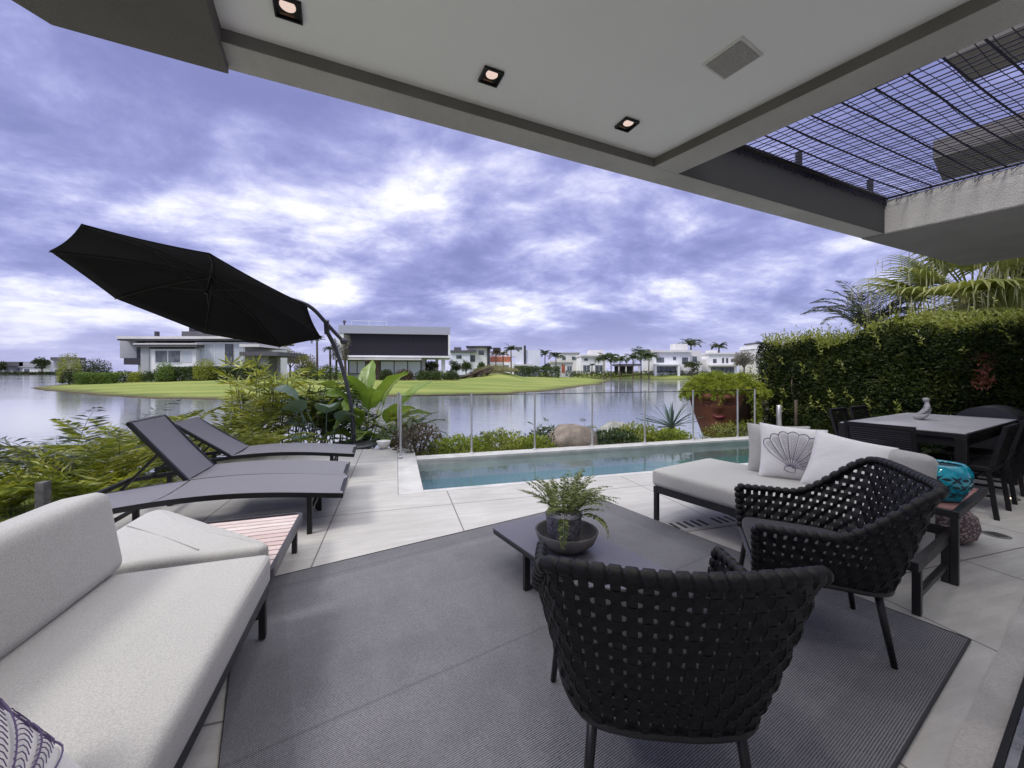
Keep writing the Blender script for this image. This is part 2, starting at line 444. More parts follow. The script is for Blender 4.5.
# --- paving: square slabs with dark joints, laid out in the slab axes
def slab_material():
    m, t, out = nodes_of('paving_slabs')
    v = coord(t)
    s = t.nodes.new('ShaderNodeSeparateXYZ'); t.links.new(v, s.inputs[0])
    SP = 1.075
    def joint(sock, off):
        u = mth(t, 'DIVIDE', mth(t, 'SUBTRACT', sock, off), SP)
        fr = mth(t, 'ABSOLUTE', mth(t, 'SUBTRACT', mth(t, 'FRACT', u), 0.5))
        return mrange(t, fr, 0.4935, 0.4965), mth(t, 'FLOOR', u)
    j1, i1 = joint(s.outputs[0], 0.53); j2, i2 = joint(s.outputs[1], 3.846 - SP * 3)
    j = mth(t, 'MAXIMUM', j1, j2)
    wn = t.nodes.new('ShaderNodeTexWhiteNoise'); wn.noise_dimensions = '2D'
    cc = t.nodes.new('ShaderNodeCombineXYZ'); t.links.new(i1, cc.inputs[0]); t.links.new(i2, cc.inputs[1]); t.links.new(cc.outputs[0], wn.inputs['Vector'])
    big = mrange(t, noise(t, v, 1.6, 6, 0.62), 0.3, 0.72)
    streak = mrange(t, noise(t, coord(t, scale=(1.2, 9, 1)), 1.4, 6, 0.65, 0.4), 0.35, 0.7)
    speck = mrange(t, noise(t, v, 70, 3, 0.7), 0.35, 0.65)
    c = mixc(t, big, (0.40, 0.39, 0.37), (0.51, 0.50, 0.48))
    c = mixc(t, mth(t, 'MULTIPLY', streak, 0.55), c, (0.32, 0.305, 0.285))
    c = mixc(t, mth(t, 'MULTIPLY', speck, 0.14), c, (0.31, 0.30, 0.295))
    c = mixc(t, mth(t, 'MULTIPLY', wn.outputs['Value'], 0.22), c, (0.43, 0.425, 0.425))
    dirt = mrange(t, noise(t, v, 0.9, 5, 0.6), 0.55, 0.75)
    c = mixc(t, mth(t, 'MULTIPLY', dirt, 0.42), c, (0.32, 0.31, 0.30))
    c = mixc(t, j, c, (0.17, 0.16, 0.15))
    h = mth(t, 'SUBTRACT', mth(t, 'MULTIPLY', noise(t, v, 45, 4, 0.7), 0.25), j)
    principled(t, out, c, mth(t, 'ADD', 0.5, mth(t, 'MULTIPLY', speck, 0.2)), 0, 0.35, bump(t, h, 0.5, 0.004))
    return m
slab = slab_material()
U0, V0, V1, PU1 = 0.015, 4.29, 6.15, 7.2
mb = MB()
mb.box(-2.72, 16, -4.0, V0, -0.28, 0)
mb.box(-2.72, U0, V0, 7.0, -0.28, 0)
mb.box(PU1, 16, V0, 6.4, -0.28, 0)
o = mb.build('terrace_paving', slab); o.rotation_euler = (0, 0, R(A_ROT))
struct(o, 'pale grey square paving slabs with dark joints', 'paving')

cop = mk('coping_stone', (0.46, 0.455, 0.445), 0.55, var=0.14, vs=3, bmp=0.3, bs=50)
mb = MB()
mb.box(U0 + .004, U0 + 0.27, V0 + .004, 6.9, -0.3, 0.004)
mb.box(U0 + 0.27, PU1 - .004, V0 + .004, V0 + 0.10, -0.3, 0.004)
mb.box(U0 + 0.27, PU1 - .004, V1 - 0.26, V1, -0.3, 0.016)
mb.box(PU1 - 0.3, PU1 - .004, V0 + 0.10, V1 - 0.26, -0.3, 0.004)
o = mb.build('pool_coping', cop, bevel=0.006); o.rotation_euler = (0, 0, R(A_ROT))
struct(o, 'stone edge around the narrow pool', 'pool coping')
# basin with a shallow shelf along the near side
m, t, out = nodes_of('pool_tiles')
br = t.nodes.new('ShaderNodeTexBrick'); t.links.new(coord(t, rot=(R(90), 0, 0)), br.inputs['Vector'])
br.offset = 0; br.inputs['Scale'].default_value = 1.0; br.inputs['Brick Width'].default_value = 0.1; br.inputs['Row Height'].default_value = 0.1; br.inputs['Mortar Size'].default_value = 0.004
br.inputs['Color1'].default_value = (0.22, 0.38, 0.36, 1); br.inputs['Color2'].default_value = (0.22, 0.38, 0.36, 1); br.inputs['Mortar'].default_value = (0.3, 0.42, 0.41, 1)
principled(t, out, br.outputs[0], 0.4)
mb = MB()
x0, x1, y0, y1, zb = U0 + 0.27, PU1 - 0.3, V0 + 0.10, V1 - 0.26, -0.75
mb.add([(x0, y0, -.02), (x1, y0, -.02), (x1, y1, -.02), (x0, y1, -.02), (x0, y0, zb), (x1, y0, zb), (x1, y1, zb), (x0, y1, zb)], [[0, 1, 5, 4], [1, 2, 6, 5], [2, 3, 7, 6], [3, 0, 4, 7], [4, 5, 6, 7]])
o = mb.build('pool_basin', m); o.rotation_euler = (0, 0, R(A_ROT))
struct(o, 'teal tiled basin of the narrow pool', 'pool basin')
mb = MB(); mb.box(x0 + .003, x1 - .003, y0 + .003, y0 + 0.33, zb + .01, -0.105)
o = mb.build('pool_step', cop); o.rotation_euler = (0, 0, R(A_ROT)); struct(o, 'pale underwater ledge along the pool side', 'pool ledge')
m, t, out = nodes_of('pool_water')
v = coord(t)
nb = bump(t, mth(t, 'ADD', noise(t, v, 3.0, 3, 0.5), mth(t, 'MULTIPLY', noise(t, v, 11.0, 3, 0.5), 0.3)), 0.06, 0.1)
fr = t.nodes.new('ShaderNodeFresnel'); fr.inputs[0].default_value = 2.0; t.links.new(nb, fr.inputs['Normal'])
gl = t.nodes.new('ShaderNodeBsdfGlossy'); gl.inputs['Roughness'].default_value = 0.03; t.links.new(nb, gl.inputs['Normal'])
tr = t.nodes.new('ShaderNodeBsdfTransparent'); tr.inputs[0].default_value = (0.84, 0.94, 0.94, 1)
gb = t.nodes.new('ShaderNodeNewGeometry')
ms = t.nodes.new('ShaderNodeMixShader'); t.links.new(mth(t, 'MULTIPLY', fr.outputs[0], mth(t, 'SUBTRACT', 1.0, gb.outputs['Backfacing'])), ms.inputs[0]); t.links.new(tr.outputs[0], ms.inputs[1]); t.links.new(gl.outputs[0], ms.inputs[2])
t.links.new(ms.outputs[0], out.inputs[0])
mb = MB(); mb.add([(x0, y0, -.075), (x1, y0, -.075), (x1, y1, -.075), (x0, y1, -.075)], [[0, 1, 2, 3]])
o = mb.build('pool_water', m); o.rotation_euler = (0, 0, R(A_ROT)); struct(o, 'still teal pool water reflecting the sky', 'pool water')

# threshold of the house and its sliding-door track
conc = mk('threshold_stone', (0.40, 0.385, 0.375), 0.7, var=0.15, vs=2.5, bmp=0.35, bs=60, fine=0.3)
mb = MB(); mb.box(-3, 12, 0.236, 0.325, -0.02, 0.005)
o = mb.build('threshold_strip', conc); o.rotation_euler = (0, 0, R(B_ROT)); struct(o, 'grey stone strip along the house threshold', 'threshold')
root = thing('sliding_door_track', 'black sliding door track with a bright metal rail on the grey threshold', 'door track', rz=B_ROT)
blk = mk('black_metal', (0.007, 0.007, 0.008), 0.42, var=0.2, spec=0.35)
alu = mk('brushed_aluminium', (0.62, 0.62, 0.64), 0.3, metal=1.0, var=0.1)
mb = MB(); mb.box(-1, 9, 0.217, 0.235, 0.006, 0.03); mb.box(-1, 9, -0.20, 0.19, 0.006, 0.03); mb.build('base', blk, root, bevel=.002)
mb = MB(); mb.box(-1, 9, 0.1905, 0.2165, 0.006, 0.024); mb.build('rail', alu, root, bevel=.002)
fl = mk('indoor_floor', (0.50, 0.49, 0.48), 0.5, var=0.1)
mb = MB(); mb.box(-3, 12, -6, -0.202, -0.05, 0.004); o = mb.build('indoor_floor', fl); o.rotation_euler = (0, 0, R(B_ROT)); struct(o, 'grey floor inside the house behind the terrace door', 'floor')

# drain grating in the paving and a round drain
steel = mk('grate_stone', (0.33, 0.325, 0.31), 0.6, var=0.1, vs=8)
dark = mk('slot_black', (0.01, 0.01, 0.01), 0.8)
root = thing('drain_grating', 'slotted grey drain grating set in the paving beside the daybed', 'drain', loc=(1.33, 3.14, 0), rz=A_ROT)
mb = MB(); mb.box(0, 1.1, 0, 0.235, -0.02, 0.006); mb.build('plate', steel, root, bevel=.002)
mb = MB()
for i in range(14):
    if i in (5, 10): continue
    mb.box(0.06 + i * 0.072, 0.084 + i * 0.072, 0.06, 0.18, 0.0035, 0.0085)
mb.build('slots', dark, root)
root = thing('floor_drain', 'small round dark drain in the paving near the woven pouf', 'drain', loc=(3.86, 3.11, 0))
MB().lathe([(0.001, 0.004), (0.075, 0.004), (0.082, 0.001)], 24, capb=False, capt=False).build('cover', mk('drain_grey', (0.12, 0.12, 0.12), 0.6), root)
mb = MB()
for i in range(5): mb.box(-0.045, 0.045, -0.044 + i * 0.02, -0.036 + i * 0.02, 0.003, 0.006)
mb.build('slots', dark, root)
root = thing('floor_glow_disc', 'tiny glowing disc in the paving under the dining table', 'floor light', loc=(5.12, 3.99, 0))  # bright spot on the paving, drawn as a ringed emissive disc
MB().lathe([(0.03, 0.001), (0.05, 0.008), (0.055, 0.001)], 20, capb=False, capt=False).build('ring', alu, root)
m, t, out = nodes_of('warm_glow'); em = t.nodes.new('ShaderNodeEmission'); em.inputs[0].default_value = (1, .72, .5, 1); em.inputs[1].default_value = 2.2; t.links.new(em.outputs[0], out.inputs[0])
glowm = m
MB().lathe([(0.001, 0.006), (0.03, 0.006)], 20, capb=False, capt=False).build('lens', glowm, root)

# ================================================================== the house: terrace roof, walls
def G(px, py, h):                       # plan point seen at a pixel of the photograph, h metres above the eye
    Y = 390.0 * h / (372.0 - py); return ((px - 512.0) * Y / 390.0, Y)
R2 = np.array([0.909, 0.417]); R1 = np.array([0.59, -0.807])
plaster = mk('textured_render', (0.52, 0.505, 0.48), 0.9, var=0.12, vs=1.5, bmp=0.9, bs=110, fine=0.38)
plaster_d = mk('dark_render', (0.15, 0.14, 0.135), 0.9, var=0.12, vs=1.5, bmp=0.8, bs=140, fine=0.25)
white = mk('ceiling_paint', (0.80, 0.80, 0.79), 0.85, var=0.02, vs=1, bmp=0.15, bs=200)
house = thing('terrace_roof', 'flat concrete terrace roof with white recessed ceiling and framed open bay', 'roof')
ZB, ZC = 2.695, 2.752
def P2(base, a, b): q = np.array(base) + R2 * a + R1 * b; return (float(q[0]), float(q[1]))
K = (0.966, 2.655)                        # inner corner of the white ceiling
mb = MB(); mb.prism([P2(K, 0, 0), P2(K, -2.48, 0), P2(K, -2.48, 8.5), P2(K, 0, 8.5)], ZC, ZC + 0.3); mb.build('ceiling', white, house)
# front beam, from beyond the left edge to the far right corner
mb = MB(); mb.prism([P2(K, -2.44, 0), P2(K, 5.55, 0), P2(K, 5.55, -0.175), P2(K, -2.44, -0.175)], ZB, ZB + 0.36); mb.build('front_beam', plaster, house, bevel=.004)
mb = MB(); mb.prism([P2(K, 0, 0), P2(K, 0, 8.5), P2(K, 0.226, 8.5), P2(K, 0.226, 0.0)], ZB, ZB + 0.36); mb.build('side_beam', plaster, house, bevel=.004)
mb = MB(); mb.prism([P2(K, 3.06, 0.003), P2(K, 5.55, 0.003), P2(K, 5.55, 8.5), P2(K, 3.06, 8.5)], ZB, ZB + 0.33); mb.build('wide_beam', plaster, house, bevel=.004)
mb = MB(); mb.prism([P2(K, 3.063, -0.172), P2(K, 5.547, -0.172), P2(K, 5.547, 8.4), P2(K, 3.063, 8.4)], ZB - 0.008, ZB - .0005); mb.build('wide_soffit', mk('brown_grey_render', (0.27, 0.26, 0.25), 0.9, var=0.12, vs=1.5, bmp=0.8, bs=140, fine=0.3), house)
mb = MB(); mb.prism([P2(K, 0.229, 0.001), P2(K, 3.057, 0.001), P2(K, 3.057, 0.006), P2(K, 0.229, 0.006)], ZB + .002, ZB + 0.352); mb.build('bay_fascia', mk('fascia_grey', (0.06, 0.06, 0.056), 0.85, var=.08), house)
mb = MB(); mb.prism([P2(K, -2.43, .0005), P2(K, -.006, .0005), P2(K, -.006, .005), P2(K, -2.43, .005)], ZB + .001, ZC - .001); mb.prism([P2(K, -.0055, .0005), P2(K, -.0005, .0005), P2(K, -.0005, 8.4), P2(K, -.0055, 8.4)], ZB + .001, ZC - .001); mb.build('ceiling_cove', mk('cove_brown', (0.16, 0.15, 0.14), .9, var=.1), house)
# lower left soffit
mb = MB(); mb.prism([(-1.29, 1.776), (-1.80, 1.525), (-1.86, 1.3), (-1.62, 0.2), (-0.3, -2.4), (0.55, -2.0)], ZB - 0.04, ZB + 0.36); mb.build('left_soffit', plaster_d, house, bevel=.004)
# eaves of the upper storey seen through the open bay
mb = MB()
mb.prism([(5.83, 5.25), (6.62, 5.66), (9.2, 2.3), (8.4, 1.8)], 5.5, 5.85)
mb.prism([(8.3, 7.69), (9.5, 8.6), (13, 4.0), (11.6, 3.2)], 5.5, 5.85)
mb.prism([(8.3, 1.9), (9.2, 2.3), (13, 4.0), (12.4, 2.4), (9, 0.6)], 5.5, 5.85)
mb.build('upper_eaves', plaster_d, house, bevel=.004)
mb = MB(); mb.prism([(9.2, 1.2), (12.8, 2.9), (12.6, 3.4), (9.0, 1.7)], ZB + 0.35, 5.49); mb.build('upper_wall', plaster, house)
wallm = mk('interior_paint', (0.66, 0.65, 0.64), 0.9, var=0.03)
mb = MB()
def pbx(u0, u1, v0, v1, z0, z1):
    mb.prism([PB(u0, v0), PB(u1, v0), PB(u1, v1), PB(u0, v1)], z0, z1)
pbx(-1.6, 6.5, -4.4, -4.2, 0.005, ZC - .002)
pbx(-1.8, -1.6, -4.4, -0.9, 0.005, ZB - 0.042)
mb.build('back_wall', wallm, house)

# ceiling speaker
root = thing('ceiling_speaker', 'square grey speaker grille flush in the white ceiling', 'speaker', loc=(1.022, 1.81, ZC), rz=-58)
MB().box(-0.092, 0.092, -0.092, 0.092, -0.006, 0.02).build('frame', mk('speaker_white', (0.62, 0.61, 0.59), 0.6), root, bevel=.003)
m, t, out = nodes_of('speaker_cloth'); v = coord(t); vo = t.nodes.new('ShaderNodeTexVoronoi'); t.links.new(v, vo.inputs['Vector']); vo.inputs['Scale'].default_value = 260
principled(t, out, mixc(t, mrange(t, vo.outputs['Distance'], .2, .5), (0.16, 0.15, 0.14), (0.36, 0.345, 0.325)), 0.8)
MB().box(-0.08, 0.08, -0.08, 0.08, -0.010, -0.0065).build('grille', m, root, bevel=.002)
# recessed downlights
lab = ['square black downlight at the ceiling edge nearest the dark soffit', 'square black downlight midway along the white ceiling edge', 'square black downlight nearest the inner ceiling corner by the open bay']
bulb = mk('lamp_glass', (0.8, 0.62, 0.5), 0.25)
m, t, out = nodes_of('lamp_face'); em = t.nodes.new('ShaderNodeEmission'); em.inputs[0].default_value = (1, .76, .66, 1); em.inputs[1].default_value = 0.50; t.links.new(em.outputs[0], out.inputs[0])
lamp_face = m
gold = mk('gold_reflector', (0.20, 0.11, 0.06), 0.35, metal=0.6)
first = None
for i, (x, y) in enumerate(((-0.893, 1.554), (-0.103, 1.91), (0.672, 2.28))):
    if first is None:
        r0 = thing('ceiling_downlight', lab[i], 'downlight', (x, y, ZC), 24.6, 'downlights along the terrace ceiling')
        mb = MB()
        s_, w_ = 0.050, 0.007
        for a, b, c_, d in ((-s_, s_, -s_, -s_ + w_), (-s_, s_, s_ - w_, s_), (-s_, -s_ + w_, -s_ + w_, s_ - w_), (s_ - w_, s_, -s_ + w_, s_ - w_)): mb.box(a, b, c_, d, -0.014, 0.0)
        mb.build('frame', blk, r0)
        MB().box(-s_ + w_, s_ - w_, -s_ + w_, s_ - w_, -0.003, -0.001).build('housing', mk('slot_black', (0, 0, 0)), r0)
        mb = MB(); mb.lathe([(0.029, -0.003), (0.029, -0.005), (0.016, -0.008), (0.001, -0.009)], 24, c=(0.0, -0.012, 0), capb=False, capt=False); mb.build('lamp', lamp_face, r0, smooth=True)
        mb = MB(); mb.box(-0.03, 0.02, 0.026, 0.036, -0.006, -0.003); mb.build('reflector', gold, r0)
        first = r0
    else:
        c = copy_tree(first); c.location = (x, y, ZC); c['label'] = lab[i]
for i, (x, y) in enumerate(((-0.893, 1.554), (-0.103, 1.91), (0.672, 2.28), (0.1, 0.3), (1.2, 0.9))):    # the lit downlights, then unseen spots added overhead to brighten the floor
    ld = bpy.data.lights.new('downlight_or_fill_beam', 'SPOT'); ld.energy = 15; ld.color = (1.0, 0.92, 0.86); ld.spot_size = R(150); ld.spot_blend = 0.9; ld.shadow_soft_size = 0.035
    lo = bpy.data.objects.new('downlight_or_fill_beam', ld); C.objects.link(lo); lo.location = (x, y, ZC - 0.03)

# net stretched over the open bay
rope = mk('net_rope', (0.020, 0.016, 0.035), 0.8)
net = thing('bay_net', 'dark rope safety net stretched across the open roof bay', 'net')
NZ = ZB + 0.345
O_ = np.array(P2(K, 0.226, 0.0))
def npt(a, b, sag=0.0):
    q = O_ + R2 * a + R1 * b
    s_ = -0.05 * math.sin(math.pi * min(max(a / 2.83, 0), 1)) * math.sin(math.pi * min(max(b / 6.0, 0), 1)) * (1 + .25 * math.sin(3 * a + 2 * b))
    return (q[0], q[1], NZ + s_)
mb = MB()
L_ = 2.83; D_ = 6.0
nb_ = 26
for i in range(nb_):
    b = 0.03 + i * 0.15
    pts = [npt(a, b + 0.010 * math.sin(a * 1.8 + i * 1.3)) for a in np.linspace(0, L_, 26)]
    mb.tube(pts, 0.006, 5)
mb.build('thick_rope', rope, net)
mb = MB()
for i in range(48):
    a = 0.02 + i * L_ / 47.5
    pts = [npt(a + 0.012 * math.sin(b * 5 + i * 1.7), b) for b in np.linspace(0, D_, 40)]
    mb.tube(pts, 0.0042, 4)
for i in range(60):
    b = 0.05 + i * 0.0665
    pts = [npt(a, b + 0.008 * math.sin(a * 7 + i)) for a in np.linspace(0, L_, 20)]
    mb.tube(pts, 0.0022, 4)
mb.build('mesh_cord', rope, net)
mb = MB()
for k in range(92):                       # lashings along the beam edges
    a = k * L_ / 91
    p = npt(a, 0.01); mb.tube([(p[0], p[1], p[2] + .004), (p[0] + .01 * R1[0], p[1] + .01 * R1[1], p[2] - .05 - .02 * rnd.random()), npt(a + .035, 0.012)], 0.006, 4)
for k in range(40):
    b = k * 0.1
    p = npt(L_ - .01, b); mb.tube([p, (p[0] - .012, p[1], p[2] - .04 - .03 * rnd.random()), npt(L_ - .01, b + .05)], 0.004, 4)
mb.build('lashing', rope, net)
mb = MB(); mb.tube([npt(a, 0.0) for a in np.linspace(0, L_, 12)], 0.028, 6); mb.tube([npt(L_, b) for b in np.linspace(0, D_, 20)], 0.012, 6); mb.build('edge_rail', blk, net)
for a in (0.25, 1.45, 2.62):
    q = O_ + R2 * a - R1 * 0.02
    MB().box(q[0] - .018, q[0] + .018, q[1] - .018, q[1] + .018, NZ - 0.02, NZ + 0.16).build('post', blk, net)

# ================================================================== rug
rugm, t, out = nodes_of('rug_weave')
v = coord(t)
a = wave(t, v, 42.0, 'Y', 0.8, 1); b = wave(t, v, 70.0, 'X', 3.0, 2)
fs = noise(t, v, 95, 3, 0.8)
hh = mth(t, 'ADD', mth(t, 'MULTIPLY', a, 0.45), mth(t, 'ADD', mth(t, 'MULTIPLY', b, 0.2), mth(t, 'MULTIPLY', fs, 0.6)))
big = mrange(t, noise(t, coord(t, scale=(0.5, 1.6, 1)), 1.3, 5, 0.6), 0.3, 0.7)
c = mixc(t, mrange(t, hh, 0.42, 0.78), (0.045, 0.045, 0.052), (0.25, 0.25, 0.272))
c = mixc(t, mth(t, 'MULTIPLY', big, 0.45), c, (0.075, 0.075, 0.083))
wornv = mth(t, 'MULTIPLY', mrange(t, noise(t, coord(t, scale=(2.0, 1.0, 1), rot=(0, 0, .3)), 2.6, 8, .72), .47, .66), .22)
c = mixc(t, wornv, c, (0.21, 0.21, 0.225))
rs = t.nodes.new('ShaderNodeSeparateXYZ'); t.links.new(v, rs.inputs[0])
fold = mth(t, 'MINIMUM', mth(t, 'ABSOLUTE', mth(t, 'ADD', rs.outputs[1], 0.063)), mth(t, 'ABSOLUTE', mth(t, 'SUBTRACT', rs.outputs[1], 1.077)))
c = mixc(t, mth(t, 'MULTIPLY', mrange(t, fold, 0.011, 0.002), .28), c, (0.04, 0.04, 0.045))
bd = t.nodes.new('ShaderNodeSeparateXYZ'); t.links.new(v, bd.inputs[0])
bb = mrange(t, mth(t, 'MAXIMUM', mth(t, 'SUBTRACT', mth(t, 'ABSOLUTE', bd.outputs[0]), 0.255), mth(t, 'ABSOLUTE', bd.outputs[1])), 1.02, 1.04)
c = mixc(t, mth(t, 'MULTIPLY', bb, 0.2), c, (0.06, 0.06, 0.066))
principled(t, out, c, 0.9, 0, 0.25, bump(t, hh, 0.5, 0.003))
# far corner (0.893, 3.96); long side 3.0 along -B2, short side 2.46 towards the house
cx, cy = 0.893 - 0.845 * 1.5 + 0.534 * 1.23, 3.96 - 0.534 * 1.5 - 0.845 * 1.23
root = thing('outdoor_rug', 'large charcoal woven rug under the coffee table and rope chairs', 'rug', (cx, cy, 0), B_ROT)
n = 60; X, Y = np.meshgrid(np.linspace(-1.5, 1.5, n), np.linspace(-1.23, 1.23, n), indexing='ij')
Zr = 0.012 + 0.002 * vnoise(np.stack([X, Y], -1), 4, 5)
mb = MB(); mb.grid(np.stack([X, Y, Zr], -1)); mb.build('pile', rugm, root, smooth=True)
mb = MB(); mb.tube([(-1.5, -1.23, .008), (1.5, -1.23, .008), (1.5, 1.23, .008), (-1.5, 1.23, .008)], 0.008, 6, closed=True); mb.build('binding', mk('rug_binding', (0.035, 0.035, 0.04), 0.9), root)

grey_fab = mk_fabric('grey_upholstery', (0.42, 0.415, 0.40), 900, 0.42, 0.35, 0.2)
pale_fab = mk_fabric('pale_upholstery', (0.44, 0.435, 0.405), 900, 0.25, 0.3, 0.2)
white_fab = mk_fabric('white_cotton', (0.70, 0.69, 0.68), 1400, 0.14, 0.15, 0.35)
sofa_frame = mk('graphite_metal', (0.014, 0.014, 0.016), 0.4, var=0.15)
purple = mk('purple_print', (0.10, 0.075, 0.16), 0.9)

def legs(root, pts, w, z1, mat, name='leg', z0=0.0):
    for x, y in pts: MB().box(x - w / 2, x + w / 2, y - w / 2, y + w / 2, z0, z1).build(name, mat, root, bevel=.003)
def frame_ring(mb, x0, x1, y0, y1, z0, z1, w):
    mb.box(x0, x1, y0, y0 + w, z0, z1); mb.box(x0, x1, y1 - w, y1, z0, z1)
    mb.box(x0, x0 + w, y0 + w, y1 - w, z0, z1); mb.box(x1 - w, x1, y0 + w, y1 - w, z0, z1)

# ------------------------------------------------------------------ left sofa (local x = sofa depth, y = along it)
sofa = thing('grey_sofa', 'grey fabric sofa on a thin graphite frame at the rug edge', 'sofa', (0, 0, 0), S_ROT)
mb = MB(); frame_ring(mb, -1.46, -0.505, 0.32, 2.20, 0.215, 0.265, 0.035)
for y in (0.9, 1.55): mb.box(-1.425, -0.54, y, y + .04, 0.22, 0.255)
mb.build('frame', sofa_frame, sofa, bevel=.004)
legs(sofa, [(-0.525, 2.17), (-1.44, 2.17), (-0.525, 0.36), (-1.44, 0.36)], 0.03, 0.214, sofa_frame, z0=0.02)
o = rbox(0.96, 1.90, 0.145, 0.032, 34, 0.010, 0.003, 1).build('seat_cushion', grey_fab, sofa, True, weld=True); o.location = (-0.975, 1.26, 0.266)
def cushion_piping(o, sx, sy, z, mat, r=.0045):
    mb = MB(); mb.tube([(x, y, z) for x, y in rrect(-sx / 2 + .006, sx / 2 - .006, -sy / 2 + .006, sy / 2 - .006, .032, 5)], r, 6, closed=True); mb.build('piping', mat, o, True)
SEAT = o
mb = rbox(0.20, 1.86, 0.365, 0.05, 30, 0.010, 0.004, 3)
o = mb.build('back_cushion', grey_fab, sofa, True, weld=True); o.location = (-1.165, 1.31, 0.405); o.rotation_euler = (0, R(-9), 0)
mb = MB(); mb.tube([(-0.05 + 0.0, y, 0.366 + 0.004 * math.sin(y * 5)) for y in np.linspace(-.86, .86, 30)], 0.003, 5); q = mb.build('seam', mk('seam_grey', (0.25, 0.25, 0.245), 0.9), o)
mb = MB(); mb.box(-1.46, -1.43, 0.34, 2.18, 0.27, 0.62); mb.build('back_panel', sofa_frame, sofa, bevel=.003)

# throw pillows ----------------------------------------------------
def pillow_surface(u, v, w, h, t):
    f = (1 - np.abs(u) ** 2.6).clip(0) ** 0.5 * (1 - np.abs(v) ** 2.6).clip(0) ** 0.5
    x = u * w / 2 * (1 - 0.07 * (1 - v ** 2) * np.abs(u)); y = v * h / 2 * (1 - 0.07 * (1 - u ** 2) * np.abs(v))
    return np.stack([x, y, f * t / 2], -1)
def pillow_mb(w, h, t, seed=0, n=26):
    g = np.sin(np.linspace(-1, 1, n) * math.pi / 2)
    U, V = np.meshgrid(g, g, indexing='ij')
    top = pillow_surface(U, V, w, h, t); wob = 0.006 * vnoise(np.stack([U, V], -1), 3.2, seed) * (1 - U ** 4) * (1 - V ** 4)
    top[..., 2] += wob
    bot = top.copy(); bot[..., 2] = -bot[..., 2]
    mb = MB(); mb.grid(top); mb.grid(bot[:, ::-1])
    return mb
def shell_lines(w, h, t, cx=-0.15, cy=-0.62, rot=18):
    mb = MB()
    def put(P, r=0.0019):
        P = np.array(P); S = pillow_surface(P[:, 0].clip(-.97, .97), P[:, 1].clip(-.97, .97), w, h, t); S[:, 2] += 0.0075; mb.tube(S, r, 4)
    def pt(ang, rad):
        a = R(90 + ang - rot); return (cx + math.cos(a) * rad, cy + math.sin(a) * rad)
    nb = 9; A = np.linspace(-64, 64, nb + 1)
    def Rr(ang): return 1.30 * (1 - 0.0000265 * ang * ang) * (1 - 0.03 * ang / 64)
    for a in A: put([pt(a + 6 * math.sin(s * 3.1) * (a / 64), 0.06 + s * (Rr(a) - 0.06)) for s in np.linspace(0, 1, 14)])
    for i in range(nb):
        put([pt(A[i] + (A[i + 1] - A[i]) * s, Rr(A[i] + (A[i + 1] - A[i]) * s) + 0.10 * math.sin(math.pi * s)) for s in np.linspace(0, 1, 10)], 0.0026)
        am = (A[i] + A[i + 1]) / 2
        for k in range(16):
            rad = 0.35 + k * 0.058
            if rad > Rr(am): break
            put([pt(am + (A[i + 1] - A[i]) * s * 0.36, rad + 0.018 * (1 - (2 * s) ** 2)) for s in (-1, -.5, 0, .5, 1)], 0.0011)
    put([pt(-64, 0.12), pt(-95, 0.16), pt(-130, 0.2), pt(180, 0.15), pt(130, 0.2), pt(95, 0.16), pt(64, 0.12)], 0.0024)
    return mb
def pillow(name, label, w, h, t, mat, loc, rz, tilt, group=None, shell=False, seed=0, roll=0, edge=True, parent=None):
    """stands on its lower edge: local x right, z up, front faces -y"""
    root = thing(name, label, 'pillow', loc, rz, group)
    M4 = Matrix.Translation((0, 0, h / 2 * math.cos(R(tilt)) * 0.97)) @ Matrix.Rotation(R(roll), 4, 'Y') @ Matrix.Rotation(R(90 - tilt), 4, 'X')
    o = pillow_mb(w, h, t, seed).build('cover', mat, root, True, weld=True); o.matrix_local = M4
    if shell:
        q = shell_lines(w, h, t).build('shell_print', purple, root); q.matrix_local = M4
    if edge:
        g = np.linspace(-1, 1, 20); P = []
        for s, (fu, fv) in enumerate(((lambda k: k, lambda k: -1 + 0 * k), (lambda k: 1 + 0 * k, lambda k: k), (lambda k: -k, lambda k: 1 + 0 * k), (lambda k: -1 + 0 * k, lambda k: -k))):
            P.append(pillow_surface(fu(g[:-1]), fv(g[:-1]), w, h, t))
        mb = MB(); mb.tube(np.concatenate(P), 0.004, 5, closed=True); q = mb.build('piping', mat, root, True); q.matrix_local = M4
    return root
pillow('shell_pillow', 'white pillow with purple shell print on the grey sofa seat', 0.46, 0.46, 0.17, white_fab, (-0.985, 0.60, 0.405), 110, 38, shell=True, seed=4)

# ------------------------------------------------------------------ slatted corner bench and its folded cushion
bench = thing('slatted_bench', 'low bench with pinkish wooden slats in a rounded grey metal frame', 'bench', (0, 0, 0), S_ROT)
def rrect(x0, x1, y0, y1, r, n=6):
    P = []
    for cx_, cy_, a0 in ((x1 - r, y1 - r, 0), (x0 + r, y1 - r, 90), (x0 + r, y0 + r, 180), (x1 - r, y0 + r, 270)):
        for k in range(n + 1):
            a = R(a0 + 90 * k / n); P.append((cx_ + r * math.cos(a), cy_ + r * math.sin(a)))
    return P
bx0, bx1, by0, by1 = -1.50, -0.515, 2.30, 3.22
outer = rrect(bx0, bx1, by0, by1, 0.06); inner = rrect(bx0 + .022, bx1 - .022, by0 + .022, by1 - .022, 0.042)
mb = MB(); n = len(outer)
V = [(x, y, .222) for x, y in outer] + [(x, y, .272) for x, y in outer] + [(x, y, .272) for x, y in inner] + [(x, y, .222) for x, y in inner]
mb.add(V, [[k * n + i, k * n + (i + 1) % n, ((k + 1) % 4) * n + (i + 1) % n, ((k + 1) % 4) * n + i] for k in range(4) for i in range(n)])
